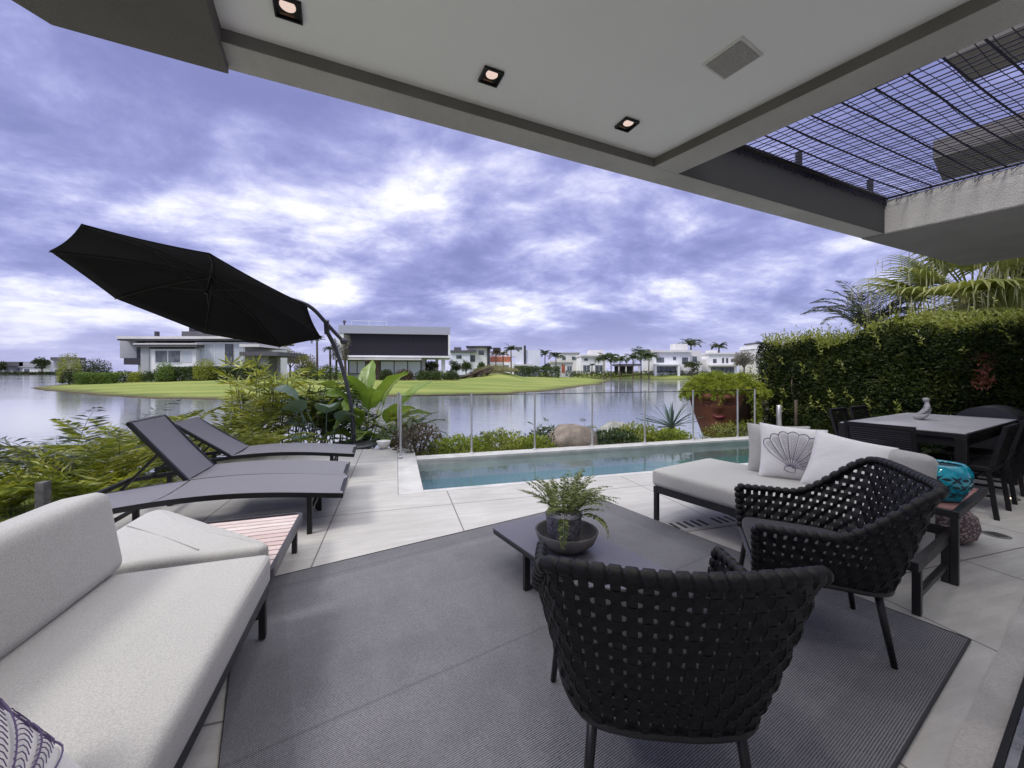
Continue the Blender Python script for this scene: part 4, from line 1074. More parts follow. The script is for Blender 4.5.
# ------------------------------------------------------------------ dining table, chairs, figurine, grill
dt = thing('dining_table', 'large black rectangular dining table with a grey top beside the hedge', 'dining table', (4.05, 3.47, 0), 29.8)
DLn, DWd = 2.08, 0.94
MB().box(0, DLn, 0, DWd, 0.70, 0.742).build('edge_frame', blk, dt, bevel=.003)
MB().box(.012, DLn - .012, .012, DWd - .012, 0.743, 0.75).build('top', mk('dining_top', (0.38, 0.375, 0.40), 0.35, var=.08, vs=2), dt, bevel=.002)
mb = MB(); frame_ring(mb, .03, DLn - .03, .03, DWd - .03, .62, .699, .03); mb.build('apron', blk, dt)
legs(dt, [(.04, .04), (DLn - .04, .04), (.04, DWd - .04), (DLn - .04, DWd - .04)], 0.075, 0.70, blk)
dc_metal = mk('dining_chair_black', (0.006, 0.0055, 0.007), 0.5, var=.2, spec=.3)
def dining_chair():
    root = thing('dining_chair', 'x', 'dining chair', group='black slatted chairs around the dining table')
    w, d = 0.50, 0.48
    MB().box(-w / 2, w / 2, -d / 2, d / 2, 0.415, 0.455).build('seat', dc_metal, root, bevel=.006)
    for sx in (-1, 1):
        x = sx * (w / 2 - .018)
        MB().box(x - .016, x + .016, d / 2 - .034, d / 2 - .002, 0, .414).build('leg', dc_metal, root, bevel=.002)
        mb = MB(); mb.bar((x, -d / 2 - .03, 0), (x, -d / 2 + .02, .43), .032, .032); mb.build('leg', dc_metal, root, bevel=.002)
        mb = MB(); mb.bar((x, -d / 2 + .005, .456), (x, -d / 2 - .075, .80), .03, .03); mb.build('back_post', dc_metal, root, bevel=.002)
    mb = MB()
    for k in range(15):
        z = .50 + k * .0205; y = -d / 2 + .005 - .08 * (z - .456) / .344
        mb.box(-w / 2 + .034, w / 2 - .034, y - .010, y + .010, z - .0065, z + .0065)
    y = -d / 2 - .075; mb.box(-w / 2, w / 2, y - .014, y + .014, .795, .825)
    mb.build('backrest', dc_metal, root)
    mb = MB()
    for sx in (-1, 1): mb.bar((sx * (w / 2 - .018), -d / 2 + .01, .2), (sx * (w / 2 - .018), d / 2 - .02, .2), .02, .02)
    mb.bar((-w / 2 + .03, 0, .2), (w / 2 - .03, 0, .2), .02, .02); mb.build('stretcher', dc_metal, root)
    return root
dspots = [((3.62, 3.72), -61, 'black slatted dining chair at the table end behind the daybed pillows'),
          ((4.32, 3.77), 30, 'black slatted dining chair on the house side of the table nearest the vase'),
          ((5.0, 4.18), 31, 'black slatted dining chair on the house side of the table by the hedge end'),
          ((4.45, 4.86), 211, 'black slatted dining chair across the table, backing onto the hedge by the pool'),
          ((4.98, 5.16), 209, 'black slatted dining chair across the table, behind the seated figurine')]
pro = None
for (x, y), rz, lb in dspots:
    if pro is None: pro = dining_chair(); c = pro
    else: c = copy_tree(pro)
    c.location = (x, y, 0); c.rotation_euler = (0, 0, R(rz)); c['label'] = lb
# covered grill at the table's far end
gr_ = thing('covered_grill', 'dark grey lidded grill cart standing against the hedge', 'grill', (6.25, 5.05, 0), 30)
gm = mk('grill_grey', (0.045, 0.047, 0.05), 0.55, var=.15)
MB().box(-.45, .45, -.25, .25, .07, .66).build('cabinet', gm, gr_, bevel=.01)
P = [(0.27 * math.cos(a), .665 + .20 * math.sin(a)) for a in np.linspace(0, math.pi, 14)]
mb = MB(); V = np.array([[(x, y, z) for y, z in P] for x in (-.45, .45)]); mb.grid(V); mb.add([(-.45, y, z) for y, z in P], [list(range(14))]); mb.add([(.45, y, z) for y, z in P], [list(range(14))[::-1]]); mb.build('lid', gm, gr_)
mb = MB(); mb.tube([(-.3, -.28, .72), (-.3, -.31, .73), (.3, -.31, .73), (.3, -.28, .72)], .01, 6); mb.build('handle', alu, gr_)
for x in (-.4, .4): 
    for y in (-.2, .2): MB().box(x - .02, x + .02, y - .02, y + .02, 0, .069).build('foot', blk, gr_)

def skin(name, verts, edges, radii, mat, parent, sub=2):
    me = bpy.data.meshes.new(name); me.from_pydata(verts, edges, []); me.materials.append(mat)
    o = bpy.data.objects.new(name, me); C.objects.link(o)
    if parent is not None: o.parent = parent
    s = o.modifiers.new('skin', 'SKIN'); s.use_smooth_shade = True
    lay = me.skin_vertices[0].data if me.skin_vertices else None
    if lay is None:
        o.select_set(True)
    for i, r_ in enumerate(radii):
        lay[i].radius = (r_, r_) if np.isscalar(r_) else r_
    lay[0].use_root = True
    ss = o.modifiers.new('sub', 'SUBSURF'); ss.levels = sub; ss.render_levels = sub
    return o

# seated figurine on the dining table
fg = thing('seated_figurine', 'small grey stone figure sitting cross-legged on the dining table', 'figurine', (4.76, 4.47, 0.7505), 140)
stone = mk('figurine_stone', (0.27, 0.265, 0.275), 0.8, var=.15, vs=20, bmp=.3, bs=120)
vv = [(0, 0, .045), (-.004, 0, .090), (-.006, 0, .135), (-.004, 0, .172), (.002, 0, .198), (.008, 0, .224), (.010, 0, .240), (.010, 0, .258),
      (.045, .055, .036), (.098, .075, .032), (.092, .005, .024), (.045, -.055, .036), (.098, -.075, .032), (.092, -.010, .034),
      (0, .048, .160), (.018, .070, .110), (.060, .055, .070), (.095, .045, .056), (0, -.048, .160), (.018, -.070, .110), (.060, -.055, .070), (.095, -.045, .056)]
ee = [(0, 1), (1, 2), (2, 3), (3, 4), (4, 5), (5, 6), (6, 7), (0, 8), (8, 9), (9, 10), (0, 11), (11, 12), (12, 13), (3, 14), (14, 15), (15, 16), (16, 17), (3, 18), (18, 19), (19, 20), (20, 21)]
rad = [.044, .034, .038, .030, .014, .034, .036, .022, .034, .029, .018, .034, .029, .018, .022, .017, .013, .010, .022, .017, .013, .010]
skin('figure', vv, ee, rad, stone, fg)

# ================================================================== glass fence along the pool
glass, t, out = nodes_of('clear_glass')
fr = t.nodes.new('ShaderNodeFresnel'); fr.inputs[0].default_value = 1.45
gl = t.nodes.new('ShaderNodeBsdfGlossy'); gl.inputs['Roughness'].default_value = 0.0
tr = t.nodes.new('ShaderNodeBsdfTransparent'); tr.inputs[0].default_value = (0.95, 0.965, 0.96, 1)
gb = t.nodes.new('ShaderNodeNewGeometry')
ms = t.nodes.new('ShaderNodeMixShader'); t.links.new(mth(t, 'MULTIPLY', mth(t, 'MULTIPLY', fr.outputs[0], 0.8), mth(t, 'SUBTRACT', 1.0, gb.outputs['Backfacing'])), ms.inputs[0]); t.links.new(tr.outputs[0], ms.inputs[1]); t.links.new(gl.outputs[0], ms.inputs[2]); t.links.new(ms.outputs[0], out.inputs[0])
fence = thing('glass_fence', 'clear glass pool fence with slim metal posts and dark top rail', 'fence', (0, 0, 0), A_ROT)
FV = V1 - 0.05; FH = 0.93
posts = [0.0] + [1.14 + 1.06 * k for k in range(6)]
pp = [(0.03, 6.86)] + [(0.06 + 0.0, FV)] + [(u, FV) for u in posts[1:]] + [(6.85, FV - .02), (7.35, 7.2)]
galv = mk('post_metal', (0.50, 0.50, 0.52), 0.35, metal=0.6, var=.1)
for i, (u, v_) in enumerate(pp):
    z0 = 0.017
    mb = MB(); mb.tube([(u, v_, z0), (u, v_, FH + .03)], 0.016, 8); mb.lathe([(0.035, 0), (.035, .012), (.02, .02)], 12, c=(u, v_, z0)); mb.build('post', galv, fence)
order = pp
for a, b in zip(order[:-1], order[1:]):
    d = np.array(b) - np.array(a); L_ = np.linalg.norm(d); d /= L_
    p, q = np.array(a) + d * .022, np.array(b) - d * .022
    mb = MB(); mb.bar((*p, .05 + (FH - .05) / 2), (*q, .05 + (FH - .05) / 2), 0.008, FH - .05); mb.build('glass_panel', glass, fence)
    mb = MB(); mb.bar((*p, FH + .006), (*q, FH + .006), .014, .010); mb.build('top_rail', blk, fence)

# ================================================================== plants close by
def cluster(mb, c, r, n, L, Wd, out_bias=0.6, seed=None, flat=1.0, hollow=0.35):
    """leaves in an uneven rounded volume"""
    d = unit(rng.normal(size=(n, 3))); d[:, 2] = np.abs(d[:, 2]) * flat - 0.1
    rad = (hollow + (1 - hollow) * rng.random(n) ** 0.5)[:, None]
    rad = rad * (1 + 0.28 * vnoise(d, 2.2, int(abs(c[0] * 31 + c[1] * 17)) % 99))[:, None]
    P = np.array(c) + d * rad * np.array(r)
    dd = unit(d * out_bias + rng.normal(size=(n, 3)) * 0.6 + np.array([0, 0, .15]))
    mb.leaves(P, dd, L * rng.uniform(.7, 1.25, n), Wd * rng.uniform(.8, 1.2, n))
areca = mk_leaf('areca_leaf', [(0.08, 0.115, 0.018), (0.20, 0.24, 0.035), (0.34, 0.36, 0.06), (0.50, 0.48, 0.10)], 0.4, 0.35, .5, vs=2)
greyl = mk_leaf('glaucous_leaf', [(0.07, 0.085, 0.075), (0.13, 0.15, 0.135), (0.2, 0.22, 0.20)], 0.2, .5)
darkl = mk_leaf('dark_leaf', [(0.016, 0.034, 0.010), (0.04, 0.07, 0.018), (0.07, 0.11, 0.028), (0.12, 0.16, 0.045)], 0.2, .35, .5, vs=2)
broad = mk_leaf('broad_leaf', [(0.11, 0.19, 0.035), (0.21, 0.31, 0.06), (0.34, 0.42, 0.12)], 0.35, .3, .5, vs=1)
silver = mk_leaf('silver_broad_leaf', [(0.10, 0.16, 0.12), (0.17, 0.25, 0.19), (0.27, 0.34, 0.28)], 0.2, .3, .5, vs=1)
yellowl = mk_leaf('lime_leaf', [(0.15, 0.20, 0.02), (0.25, 0.30, 0.03), (0.36, 0.39, 0.06)], 0.35, .45, vs=3)
redl = mk_leaf('bronze_leaf', [(0.05, 0.035, 0.02), (0.10, 0.06, 0.035), (0.06, 0.07, 0.02)], 0.2)
stemm = mk('plant_stem', (0.10, 0.11, 0.045), 0.7, var=.3)
brown = mk('bark', (0.10, 0.075, 0.055), 0.9, var=.3, bmp=.5, bs=40)

def fern_plant(x, y, z, n, L, label, mat, group=None, leaf=.16, lw=.022, nl=22, e=(35, 80), dr=(50, 100), name='palm_fern', cat='fern', azs=None):
    root = thing(name, label, cat, (x, y, z), 0, group)
    mb = MB(); st = MB()
    for k in range(n):
        az = azs[k] if azs else 360 * k / n + rng.uniform(-25, 25)
        frond(mb, (0.03 * math.cos(R(az)), 0.03 * math.sin(R(az)), 0.02), az, L * rng.uniform(.75, 1.15), rng.uniform(*e), rng.uniform(*dr), nl, leaf, lw, .005, curl=rng.normal() * 14)
    mb.build('fronds', mat, root)
    st.lathe([(.05, -.05 - max(0, z + .3)), (.055, .04), (.03, .10), (.001, .11)], 10); st.build('crown_base', stemm, root)
    return root
# the lush edge along the left of the terrace
pts = []
ferns = [(x, y, z + .05, n + 3, L * (1.35 if x / y > -1.13 else .85)) for x, y, z, n, L in [(-5.2, 3.9, -.30, 14, .95), (-4.7, 4.6, -.28, 14, .95), (-5.6, 4.9, -.35, 14, 1.0), (-4.5, 5.4, -.25, 14, .85), (-5.2, 5.8, -.3, 13, .95), (-6.3, 5.2, -.4, 14, .95), (-4.05, 6.1, -.25, 14, .8), (-4.8, 6.7, -.3, 13, .85), (-6.2, 6.3, -.45, 12, .9), (-4.25, 3.95, -.28, 12, .62)]]
for i, (x, y, z, n, L) in enumerate(ferns):
    fern_plant(x, y, z, n, L, 'yellow-green feathery fern in the bank behind the sun loungers', areca, 'feathery ferns on the lake bank', leaf=.22, lw=.028, nl=28, e=(50, 85), dr=(50, 95))
fern_plant(-4.75, 4.2, .22, 9, 1.35, 'bluish grey cycad fern spreading over the water beside the wooden post', greyl, leaf=.26, lw=.026, nl=14, e=(14, 42), dr=(10, 40), azs=[170, 184, 200, 152, 130, 222, 60, 95, 240])
fern_plant(-5.7, 3.5, -.4, 9, .55, 'low dark green fern by the wire fence and wooden post', darkl, leaf=.11, lw=.018, nl=20, e=(20, 60))

def cane_clump(x, y, z, n, h, spread, label, mat, leaf=.30, lw=.035, name='lady_palm', cat='palm', fan=9):
    root = thing(name, label, cat, (x, y, z)); st = MB(); mb = MB()
    for k in range(n):
        a = rng.uniform(0, 6.28); r_ = spread * rng.random() ** .6; b = np.array([r_ * math.cos(a) * .7, r_ * math.sin(a) * .5, 0]); hh = h * rng.uniform(.45, 1.0)
        top = b + np.array([rng.normal() * .10 + b[0] * .4, rng.normal() * .08, hh])
        st.tube([b, (b + top) / 2 + rng.normal(size=3) * .02, top], [.011, .009, .006], 5)
        for lv in range(4):
            q = b + (top - b) * (1 - .17 * lv); az = rng.uniform(0, 6.28); el = rng.uniform(.1, .9)
            pd = np.array([math.cos(az) * math.cos(el), math.sin(az) * math.cos(el), math.sin(el)]); e_ = q + pd * rng.uniform(.10, .22)
            st.tube([q, e_], [.004, .003], 4, cap=False)
            s_ = unit(np.cross(pd, [0, 0, 1.0])); u_ = np.cross(s_, pd)
            A = np.linspace(-1.9, 1.9, fan)
            d = unit(np.cos(A)[:, None] * pd + np.sin(A)[:, None] * s_ + u_ * .12 + np.array([0, 0, -.18]))
            mb.leaves(np.tile(e_, (fan, 1)), d, leaf * (.75 + .25 * np.cos(A)) * rng.uniform(.8, 1.1), lw)
    st.build('canes', stemm, root); mb.build('foliage', mat, root); return root
cane_clump(-4.35, 7.35, -.25, 46, 1.6, 1.0, 'tall clump of lady palm with narrow fingered leaves behind the far lounger', areca)
cane_clump(-3.55, 7.75, -.3, 28, 1.25, .75, 'dark shorter palm clump between the lady palm and the parasol post', darkl, leaf=.34, lw=.03, fan=11)

def blade(mb, base, az, e0, petiole, L, Wd, droop, cup=.25, twist=0.0, nl=10, wav=.02):
    """one broad leaf with midrib, on its own stalk"""
    d0 = np.array([math.cos(R(e0)) * math.cos(R(az)), math.cos(R(e0)) * math.sin(R(az)), math.sin(R(e0))])
    p0 = np.array(base, float); p1 = p0 + d0 * petiole; mb.tube([p0, (p0 + p1) / 2, p1], [.014, .011, .008], 6)
    P = [p1]; e = e0
    for i in range(nl):
        e -= droop / nl; P.append(P[-1] + L / nl * np.array([math.cos(R(e)) * math.cos(R(az)), math.cos(R(e)) * math.sin(R(az)), math.sin(R(e))]))
    P = np.array(P); T = unit(np.gradient(P, axis=0)); S = unit(np.cross(T, [0, 0, 1.0])); U = np.cross(S, T)
    V = []
    for j, w in enumerate(np.linspace(-1, 1, 9)):
        row = []
        for i in range(nl + 1):
            s = i / nl; wd = Wd / 2 * (math.sin(math.pi * (0.04 + .96 * s) ** .8)) ** .75 if 0 < s < 1 else .004
            tw = twist
            sd_ = S[i] * math.cos(tw) + U[i] * math.sin(tw); uu = np.cross(sd_, T[i])
            row.append(P[i] + sd_ * w * wd + uu * (cup * abs(w) * wd + wav * math.sin(s * 17 + w * 4) * abs(w)))
        V.append(row)
    mb.grid(np.array(V)); mb.tube(P, np.linspace(.008, .002, len(P)), 5)
BS = 1.35
bp = thing('banana_plant', 'big leafy plant with broad pale green paddle leaves behind the parasol post', 'plant', (-2.85, 7.75, -.25))
for az, e0, pt_, L, Wd, dr, tw in ((62, 66, .70, .72, .34, 35, .5), (20, 58, .62, .75, .30, 30, -.3), (330, 50, .55, .62, .30, 50, .4), (215, 62, .55, .55, .28, 95, .2), (255, 58, .45, .60, .27, 100, -.4), (180, 58, .50, .62, .30, 70, .5), (280, 45, .35, .55, .26, 80, .2), (120, 72, .7, .6, .28, 40, -.5), (235, 78, .75, .55, .30, 60, -.2), (300, 70, .65, .6, .28, 70, .3), (200, 40, .4, .5, .24, 90, 0), (345, 72, .75, .66, .3, 55, .2), (90, 80, .75, .68, .32, 30, .3), (270, 66, .55, .55, .28, 90, .5), (225, 40, .35, .5, .26, 80, -.3), (310, 35, .35, .5, .25, 75, .3), (190, 68, .7, .6, .3, 60, -.6), (35, 45, .5, .6, .28, 60, .3), (245, 72, .65, .55, .28, 85, .6)):
    mb = MB(); blade(mb, (rng.normal() * .06, rng.normal() * .06, 0), az, e0, pt_ * BS, L * BS, Wd * BS, dr, .3, tw); mb.build('leaf', broad, bp, True)
ph = thing('silver_philodendron', 'plant with large silvery green leaves beside the lady palm', 'plant', (-3.5, 7.15, -.2))
for az, e0, pt_, L, Wd, dr in ((200, 68, .7, .42, .34, 90), (250, 62, .72, .40, .32, 100), (300, 66, .68, .42, .34, 90), (340, 55, .6, .4, .32, 80), (170, 50, .5, .4, .3, 90), (275, 45, .4, .36, .3, 90), (225, 75, .8, .4, .34, 80)):
    mb = MB(); blade(mb, (rng.normal() * .05, rng.normal() * .05, 0), az, e0, pt_ * 1.25, L * 1.2, Wd * 1.2, dr, .2, rng.normal() * .3, wav=.01); mb.build('leaf', silver, ph, True)
fern_plant(-2.05, 7.5, -.2, 18, 1.0, 'dark arching fern beside the glass fence corner', darkl, leaf=.14, lw=.022, nl=24, e=(40, 82), dr=(60, 110))
fern_plant(-2.45, 8.0, -.2, 14, 1.15, 'yellowish tall fern behind the banana plant', areca, leaf=.14, lw=.022, nl=24, e=(50, 85), dr=(40, 90))
fern_plant(-2.75, 7.25, -.15, 12, .62, 'drooping dark fern around the parasol base', darkl, leaf=.13, lw=.020, nl=24, e=(30, 75), dr=(60, 110))

# wooden post and wire netting on the left bank
wp = thing('wooden_post', 'weathered grey wooden post on the grass bank behind the sofa', 'post', (-3.92, 3.26, -.5), 12)
wood = mk('weathered_wood', (0.10, 0.095, 0.095), 0.9, var=.4, vs=14, bmp=.8, bs=50)
MB().box(-.034, .034, -.034, .034, 0, .885).build('stake', wood, wp, bevel=.008)
wf = thing('wire_netting', 'thin wire netting strung from the wooden post along the grass', 'wire fence', (-3.96, 3.26, -.35))
mb = MB(); d = np.array([-.62, -.55]); d /= np.linalg.norm(d)
for k in range(9): mb.tube([(d[0] * .05, d[1] * .05, .06 + k * .07), (d[0] * 3, d[1] * 3, .02 + k * .07)], .0018, 4)
for k in range(40): s = .07 + k * .075; mb.tube([(d[0] * s, d[1] * s, .02), (d[0] * s, d[1] * s, .63)], .0014, 4)
mb.build('wires', mk('wire', (.02, .02, .02), .4, 1), wf)
gm_ = MB()
n = 9000
gp = np.stack([rng.uniform(-8, -2.9, n), rng.uniform(1.5, 6.5, n)], -1); a2 = gp[:, 0] * math.cos(R(A_ROT)) + gp[:, 1] * math.sin(R(A_ROT)); gp = gp[a2 < -2.76]
hz_ = terrain_h(gp); k = hz_ > -.78; gp, hz_ = gp[k], hz_[k]
dd = unit(np.c_[rng.normal(size=(len(gp), 2)) * .35, np.ones(len(gp))])
gm_.leaves(np.c_[gp, hz_ - .01], dd, rng.uniform(.05, .12, len(gp)), .009)
o = gm_.build('bank_grass', mk_leaf('bank_grass_leaf', [(0.09, 0.15, 0.02), (0.17, 0.24, 0.03), (0.23, 0.28, 0.05)], .3)); tag(o, 'short bright grass on the bank left of the terrace', 'grass', kind='stuff')

# planting strip beyond the glass
def shrub(name, label, cat, x, y, z, r, n, L, Wd, mat, group=None, hollow=.3, stems=True, flat=1.0):
    root = thing(name, label, cat, (x, y, z), 0, group)
    mb = MB(); cluster(mb, (0, 0, r[2] * .12), r, n, L, Wd, hollow=hollow, flat=flat); mb.build('foliage', mat, root)
    if stems:
        s = MB()
        for k in range(7):
            a = rng.uniform(0, 6.28); q = rng.uniform(.3, .8); s.tube([(0, 0, -.08), (math.cos(a) * r[0] * q * .5, math.sin(a) * r[1] * q * .5, r[2] * .4), (math.cos(a) * r[0] * q, math.sin(a) * r[1] * q, r[2] * .75)], [.012 * r[2] / .4, .008 * r[2] / .4, .004], 5)
        s.build('stems', brown, root)
    return root
def pool_pt(u, dv): return PA(u, V1 + dv)
def bank_z(x, y): return float(terrain_h(np.array([[x, y]]))[0])
strip = [(0.35, .55, (.42, .35, .52), 900, redl, 'bronze leaved shrub at the corner of the glass fence'),
         (1.0, .45, (.55, .35, .30), 1300, yellowl, 'low lime green shrub between the bronze shrub and the pool'),
         (1.75, .6, (.5, .4, .36), 1200, areca, 'rounded olive green shrub by the second fence panel'),
         (2.35, .35, (.36, .28, .26), 900, yellowl, 'pale lime mound hugging the pool edge'),
         (2.75, .75, (.45, .4, .42), 1000, darkl, 'dark green shrub with upright shoots beside the boulders'),
         (3.95, .42, (.5, .3, .30), 1300, darkl, 'dark low shrub in front of the pale boulder'),
         (4.55, .6, (.55, .4, .40), 1500, areca, 'olive bushy shrub left of the face planter'),
         (5.15, .35, (.5, .28, .28), 1500, yellowl, 'feathery yellow-green mound at the foot of the face planter')]
for u, dv, r_, n, mt, lb in strip:
    x, y = pool_pt(u, dv); shrub('low_shrub', lb, 'shrub', x, y, max(bank_z(x, y), -.3), r_, n, .085, .03, mt)
for i, (u, dv, h) in enumerate(((1.45, .9, .45), (2.1, 1.0, .4), (2.6, .8, .55), (3.5, .85, .5), (4.15, .9, .42))):
    x, y = pool_pt(u, dv); cane_clump(x, y, -.3, 7, h, .22, ('thin leafy plant with upright stems over the %s' % ('lime shrub', 'olive shrub', 'dark shrub', 'brown boulder', 'pale boulder')[i]), (darkl, areca, darkl, darkl, areca)[i], leaf=.10, lw=.022, name='upright_plant', cat='plant', fan=6)
n = 7000
q = np.stack([rng.uniform(-.2, 8.6, n), V1 + rng.uniform(.03, 1.6, n)], -1); c_, s_ = math.cos(R(A_ROT)), math.sin(R(A_ROT)); gp = np.stack([q[:, 0] * c_ - q[:, 1] * s_, q[:, 0] * s_ + q[:, 1] * c_], -1)
hz_ = terrain_h(gp); mb = MB(); mb.leaves(np.c_[gp, hz_ - .01], unit(np.c_[rng.normal(size=(n, 2)) * .5, np.ones(n)]), rng.uniform(.08, .22, n), .014)
o = mb.build('bank_groundcover', areca); tag(o, 'loose grassy ground cover on the bank beyond the glass fence', 'ground cover', kind='stuff')
def boulder(x, y, z, r, label, mat, seed):
    n = 28; U, V = np.meshgrid(np.linspace(0, 2 * np.pi, n), np.linspace(0, np.pi, n // 2), indexing='ij')
    D = np.stack([np.cos(U) * np.sin(V), np.sin(U) * np.sin(V), np.cos(V)], -1)
    k = 1 + .16 * vnoise(D, 1.9, seed) + .05 * vnoise(D, 5, seed + 1)
    mb = MB(); mb.grid((D * k[..., None] * np.array(r))[:, ::-1]); o = mb.build('boulder', mat, None, True, weld=True); o.location = (x, y, z); tag(o, label, 'boulder'); return o
bm1 = mk('brown_rock', (0.24, 0.19, 0.16), .9, var=.35, vs=5, bmp=.8, bs=25, fine=.3); bm2 = mk('pale_rock', (0.30, 0.29, 0.27), .9, var=.3, vs=5, bmp=.8, bs=25)
x, y = pool_pt(3.15, .55); boulder(x, y, -.02, (.50, .38, .32), 'large brownish boulder behind the glass fence', bm1, 3)
x, y = pool_pt(4.3, .95); boulder(x, y, -.02, (.36, .28, .30), 'pale grey boulder half hidden by shrubs near the face planter', bm2, 8)
# spiky blue agave
ag = thing('blue_agave', 'spiky bluish agave leaning over the water left of the face planter', 'agave', (3.72, 9.1, -.25))
mb = MB()
for k in range(40):
    az = rng.uniform(0, 360); el = rng.uniform(5, 75); d = np.array([math.cos(R(el)) * math.cos(R(az)), math.cos(R(el)) * math.sin(R(az)), math.sin(R(el))]); s = unit(np.cross(d, [0, 0, 1.0])); L_ = rng.uniform(.55, .85)
    mb.grid(np.array([[d * L_ * q + s * w * .028 * (1 - q ** 2.2) + np.array([0, 0, .25 - .10 * q * q + .012 * abs(w)]) for w in (-1, 0, 1)] for q in np.linspace(0, 1, 7)]))
mb.build('leaves', mk_leaf('agave_leaf', [(0.08, 0.13, 0.12), (0.15, 0.21, 0.20), (0.22, 0.28, 0.26)], .1), ag)
MB().lathe([(.09, -.05), (.08, .2), (.05, .28), (.001, .29)], 12).build('stem', brown, ag)

# face planter ------------------------------------------------------
FPX, FPY = 4.95, 9.15
fp = thing('face_planter', 'huge tapered planter painted with a rust coloured face and red lips, darker on one side', 'planter', (FPX, FPY, -.2), 0)
fp.scale = (.9, .9, .94)
m, t, out = nodes_of('planter_surface')
v = coord(t); s = t.nodes.new('ShaderNodeSeparateXYZ'); t.links.new(v, s.inputs[0])
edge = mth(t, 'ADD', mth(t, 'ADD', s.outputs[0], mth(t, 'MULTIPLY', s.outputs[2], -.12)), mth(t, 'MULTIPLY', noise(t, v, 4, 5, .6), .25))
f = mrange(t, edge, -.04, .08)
c = mixc(t, mrange(t, noise(t, v, 3.5, 5, .65), .3, .7), (0.135, 0.048, 0.032), (0.20, 0.078, 0.05))
c = mixc(t, mth(t, 'MULTIPLY', mrange(t, noise(t, v, 18, 4, .7), .45, .65), .35), c, (0.08, 0.03, 0.02))
c = mixc(t, f, c, (0.022, 0.016, 0.014))  # pot colour turns from rust to near black across x
principled(t, out, c, .8, 0, .25, bump(t, noise(t, v, 30, 4, .6), .4, .01))
prof = [(0.46, 0), (.52, .1), (.64, .42), (.76, .78), (.82, 1.0), (.84, 1.08), (.80, 1.08), (.76, 1.0), (.001, .98)]
def prad(z): return float(np.interp(z, [p[1] for p in prof[:6]], [p[0] for p in prof[:6]]))
mb = MB(); nA = 72; A = np.linspace(0, 2 * np.pi, nA, endpoint=False)
zz = np.r_[np.linspace(0, 1.08, 40)]
V = []
fa = R(-126)                                    # the face looks towards the terrace
for z in zz:
    row = []
    for a in A:
        r_ = prad(z); da = (a - fa + math.pi) % (2 * math.pi) - math.pi
        nose = .10 * math.exp(-((da / .10) ** 2)) * math.exp(-(((z - .78) / .16) ** 2)) * (1 if z < .8 else .8)
        brow = .05 * math.exp(-(((abs(da) - .26) / .16) ** 2)) * math.exp(-(((z - 1.0) / .05) ** 2))
        eye = -.045 * math.exp(-(((abs(da) - .27) / .12) ** 2)) * math.exp(-(((z - .90) / .05) ** 2))
        chin = .05 * math.exp(-((da / .22) ** 2)) * math.exp(-(((z - .30) / .08) ** 2))
        r_ += nose + brow + eye + chin; row.append((r_ * math.cos(a), r_ * math.sin(a), z))
    V.append(row + [row[0]])
mb.grid(np.array(V)[:, ::-1]); mb.lathe([(.84, 1.08), (.77, 1.08), (.74, 1.0), (.001, .98)], 72, capb=False, capt=False)
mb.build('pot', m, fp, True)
mb = MB(); lipm = mk('red_lips', (0.19, 0.012, 0.03), .5, var=.2)
for up_ in (1, -1):
    V = []
    for s in np.linspace(-1, 1, 21):
        da = s * .21; a = fa + da; h = (.055 * (1 - s * s) * (1 - .35 * math.exp(-(s / .18) ** 2)) if up_ > 0 else .07 * (1 - s * s)) + .002
        zc_ = .555 + .018 * s * s
        V.append([((prad(zc_) + .012 + .03 * math.sin(math.pi * min(1, q + .15)) * (1 - s * s)) * math.cos(a), (prad(zc_) + .012 + .03 * math.sin(math.pi * min(1, q + .15)) * (1 - s * s)) * math.sin(a), zc_ + up_ * h * q) for q in np.linspace(0, 1, 6)])
    V = np.array(V); mb.grid(V if up_ < 0 else V[:, ::-1])
mb.build('lips', lipm, fp, True)
mb = MB()
for sg in (-1, 1):
    mb.tube([((prad(.88) + .005) * math.cos(fa + sg * .27 + s * .14), (prad(.88) + .005) * math.sin(fa + sg * .27 + s * .14), .885 - .025 * (1 - s * s)) for s in np.linspace(-1, 1, 12)], .011, 6)
mb.build('closed_eyes', mk('eye_line', (.012, .008, .01), .7), fp)
pl = thing('trailing_plant', 'bright lime feathery plant spilling over the face planter', 'plant', (FPX, FPY, .70)); pl.scale = (.88, .88, .92)
mb = MB()
for k in range(640):
    a = rng.uniform(0, 6.28); r0 = .80 * rng.random() ** .5
    b = np.array([r0 * math.cos(a) * 1.08, r0 * math.sin(a), .04 + .58 * (1 - (r0 / .85) ** 2) * rng.uniform(.5, 1)])
    az = math.degrees(a) + rng.normal() * 40
    frond_len = rng.uniform(.20, .36); e0 = rng.uniform(10, 80); dr_ = rng.uniform(70, 165)
    n = 9; p = b.copy(); e = e0; B_, D_ = [], []
    for i in range(n):
        e = e0 - dr_ * (i / n); d = np.array([math.cos(R(e)) * math.cos(R(az)), math.cos(R(e)) * math.sin(R(az)), math.sin(R(e))]); p = p + d * frond_len / n
        for q in range(5): B_.append(p); D_.append(unit(d * .7 + rng.normal(size=3) * .6))
    mb.leaves(B_, D_, rng.uniform(.05, .085), .020)
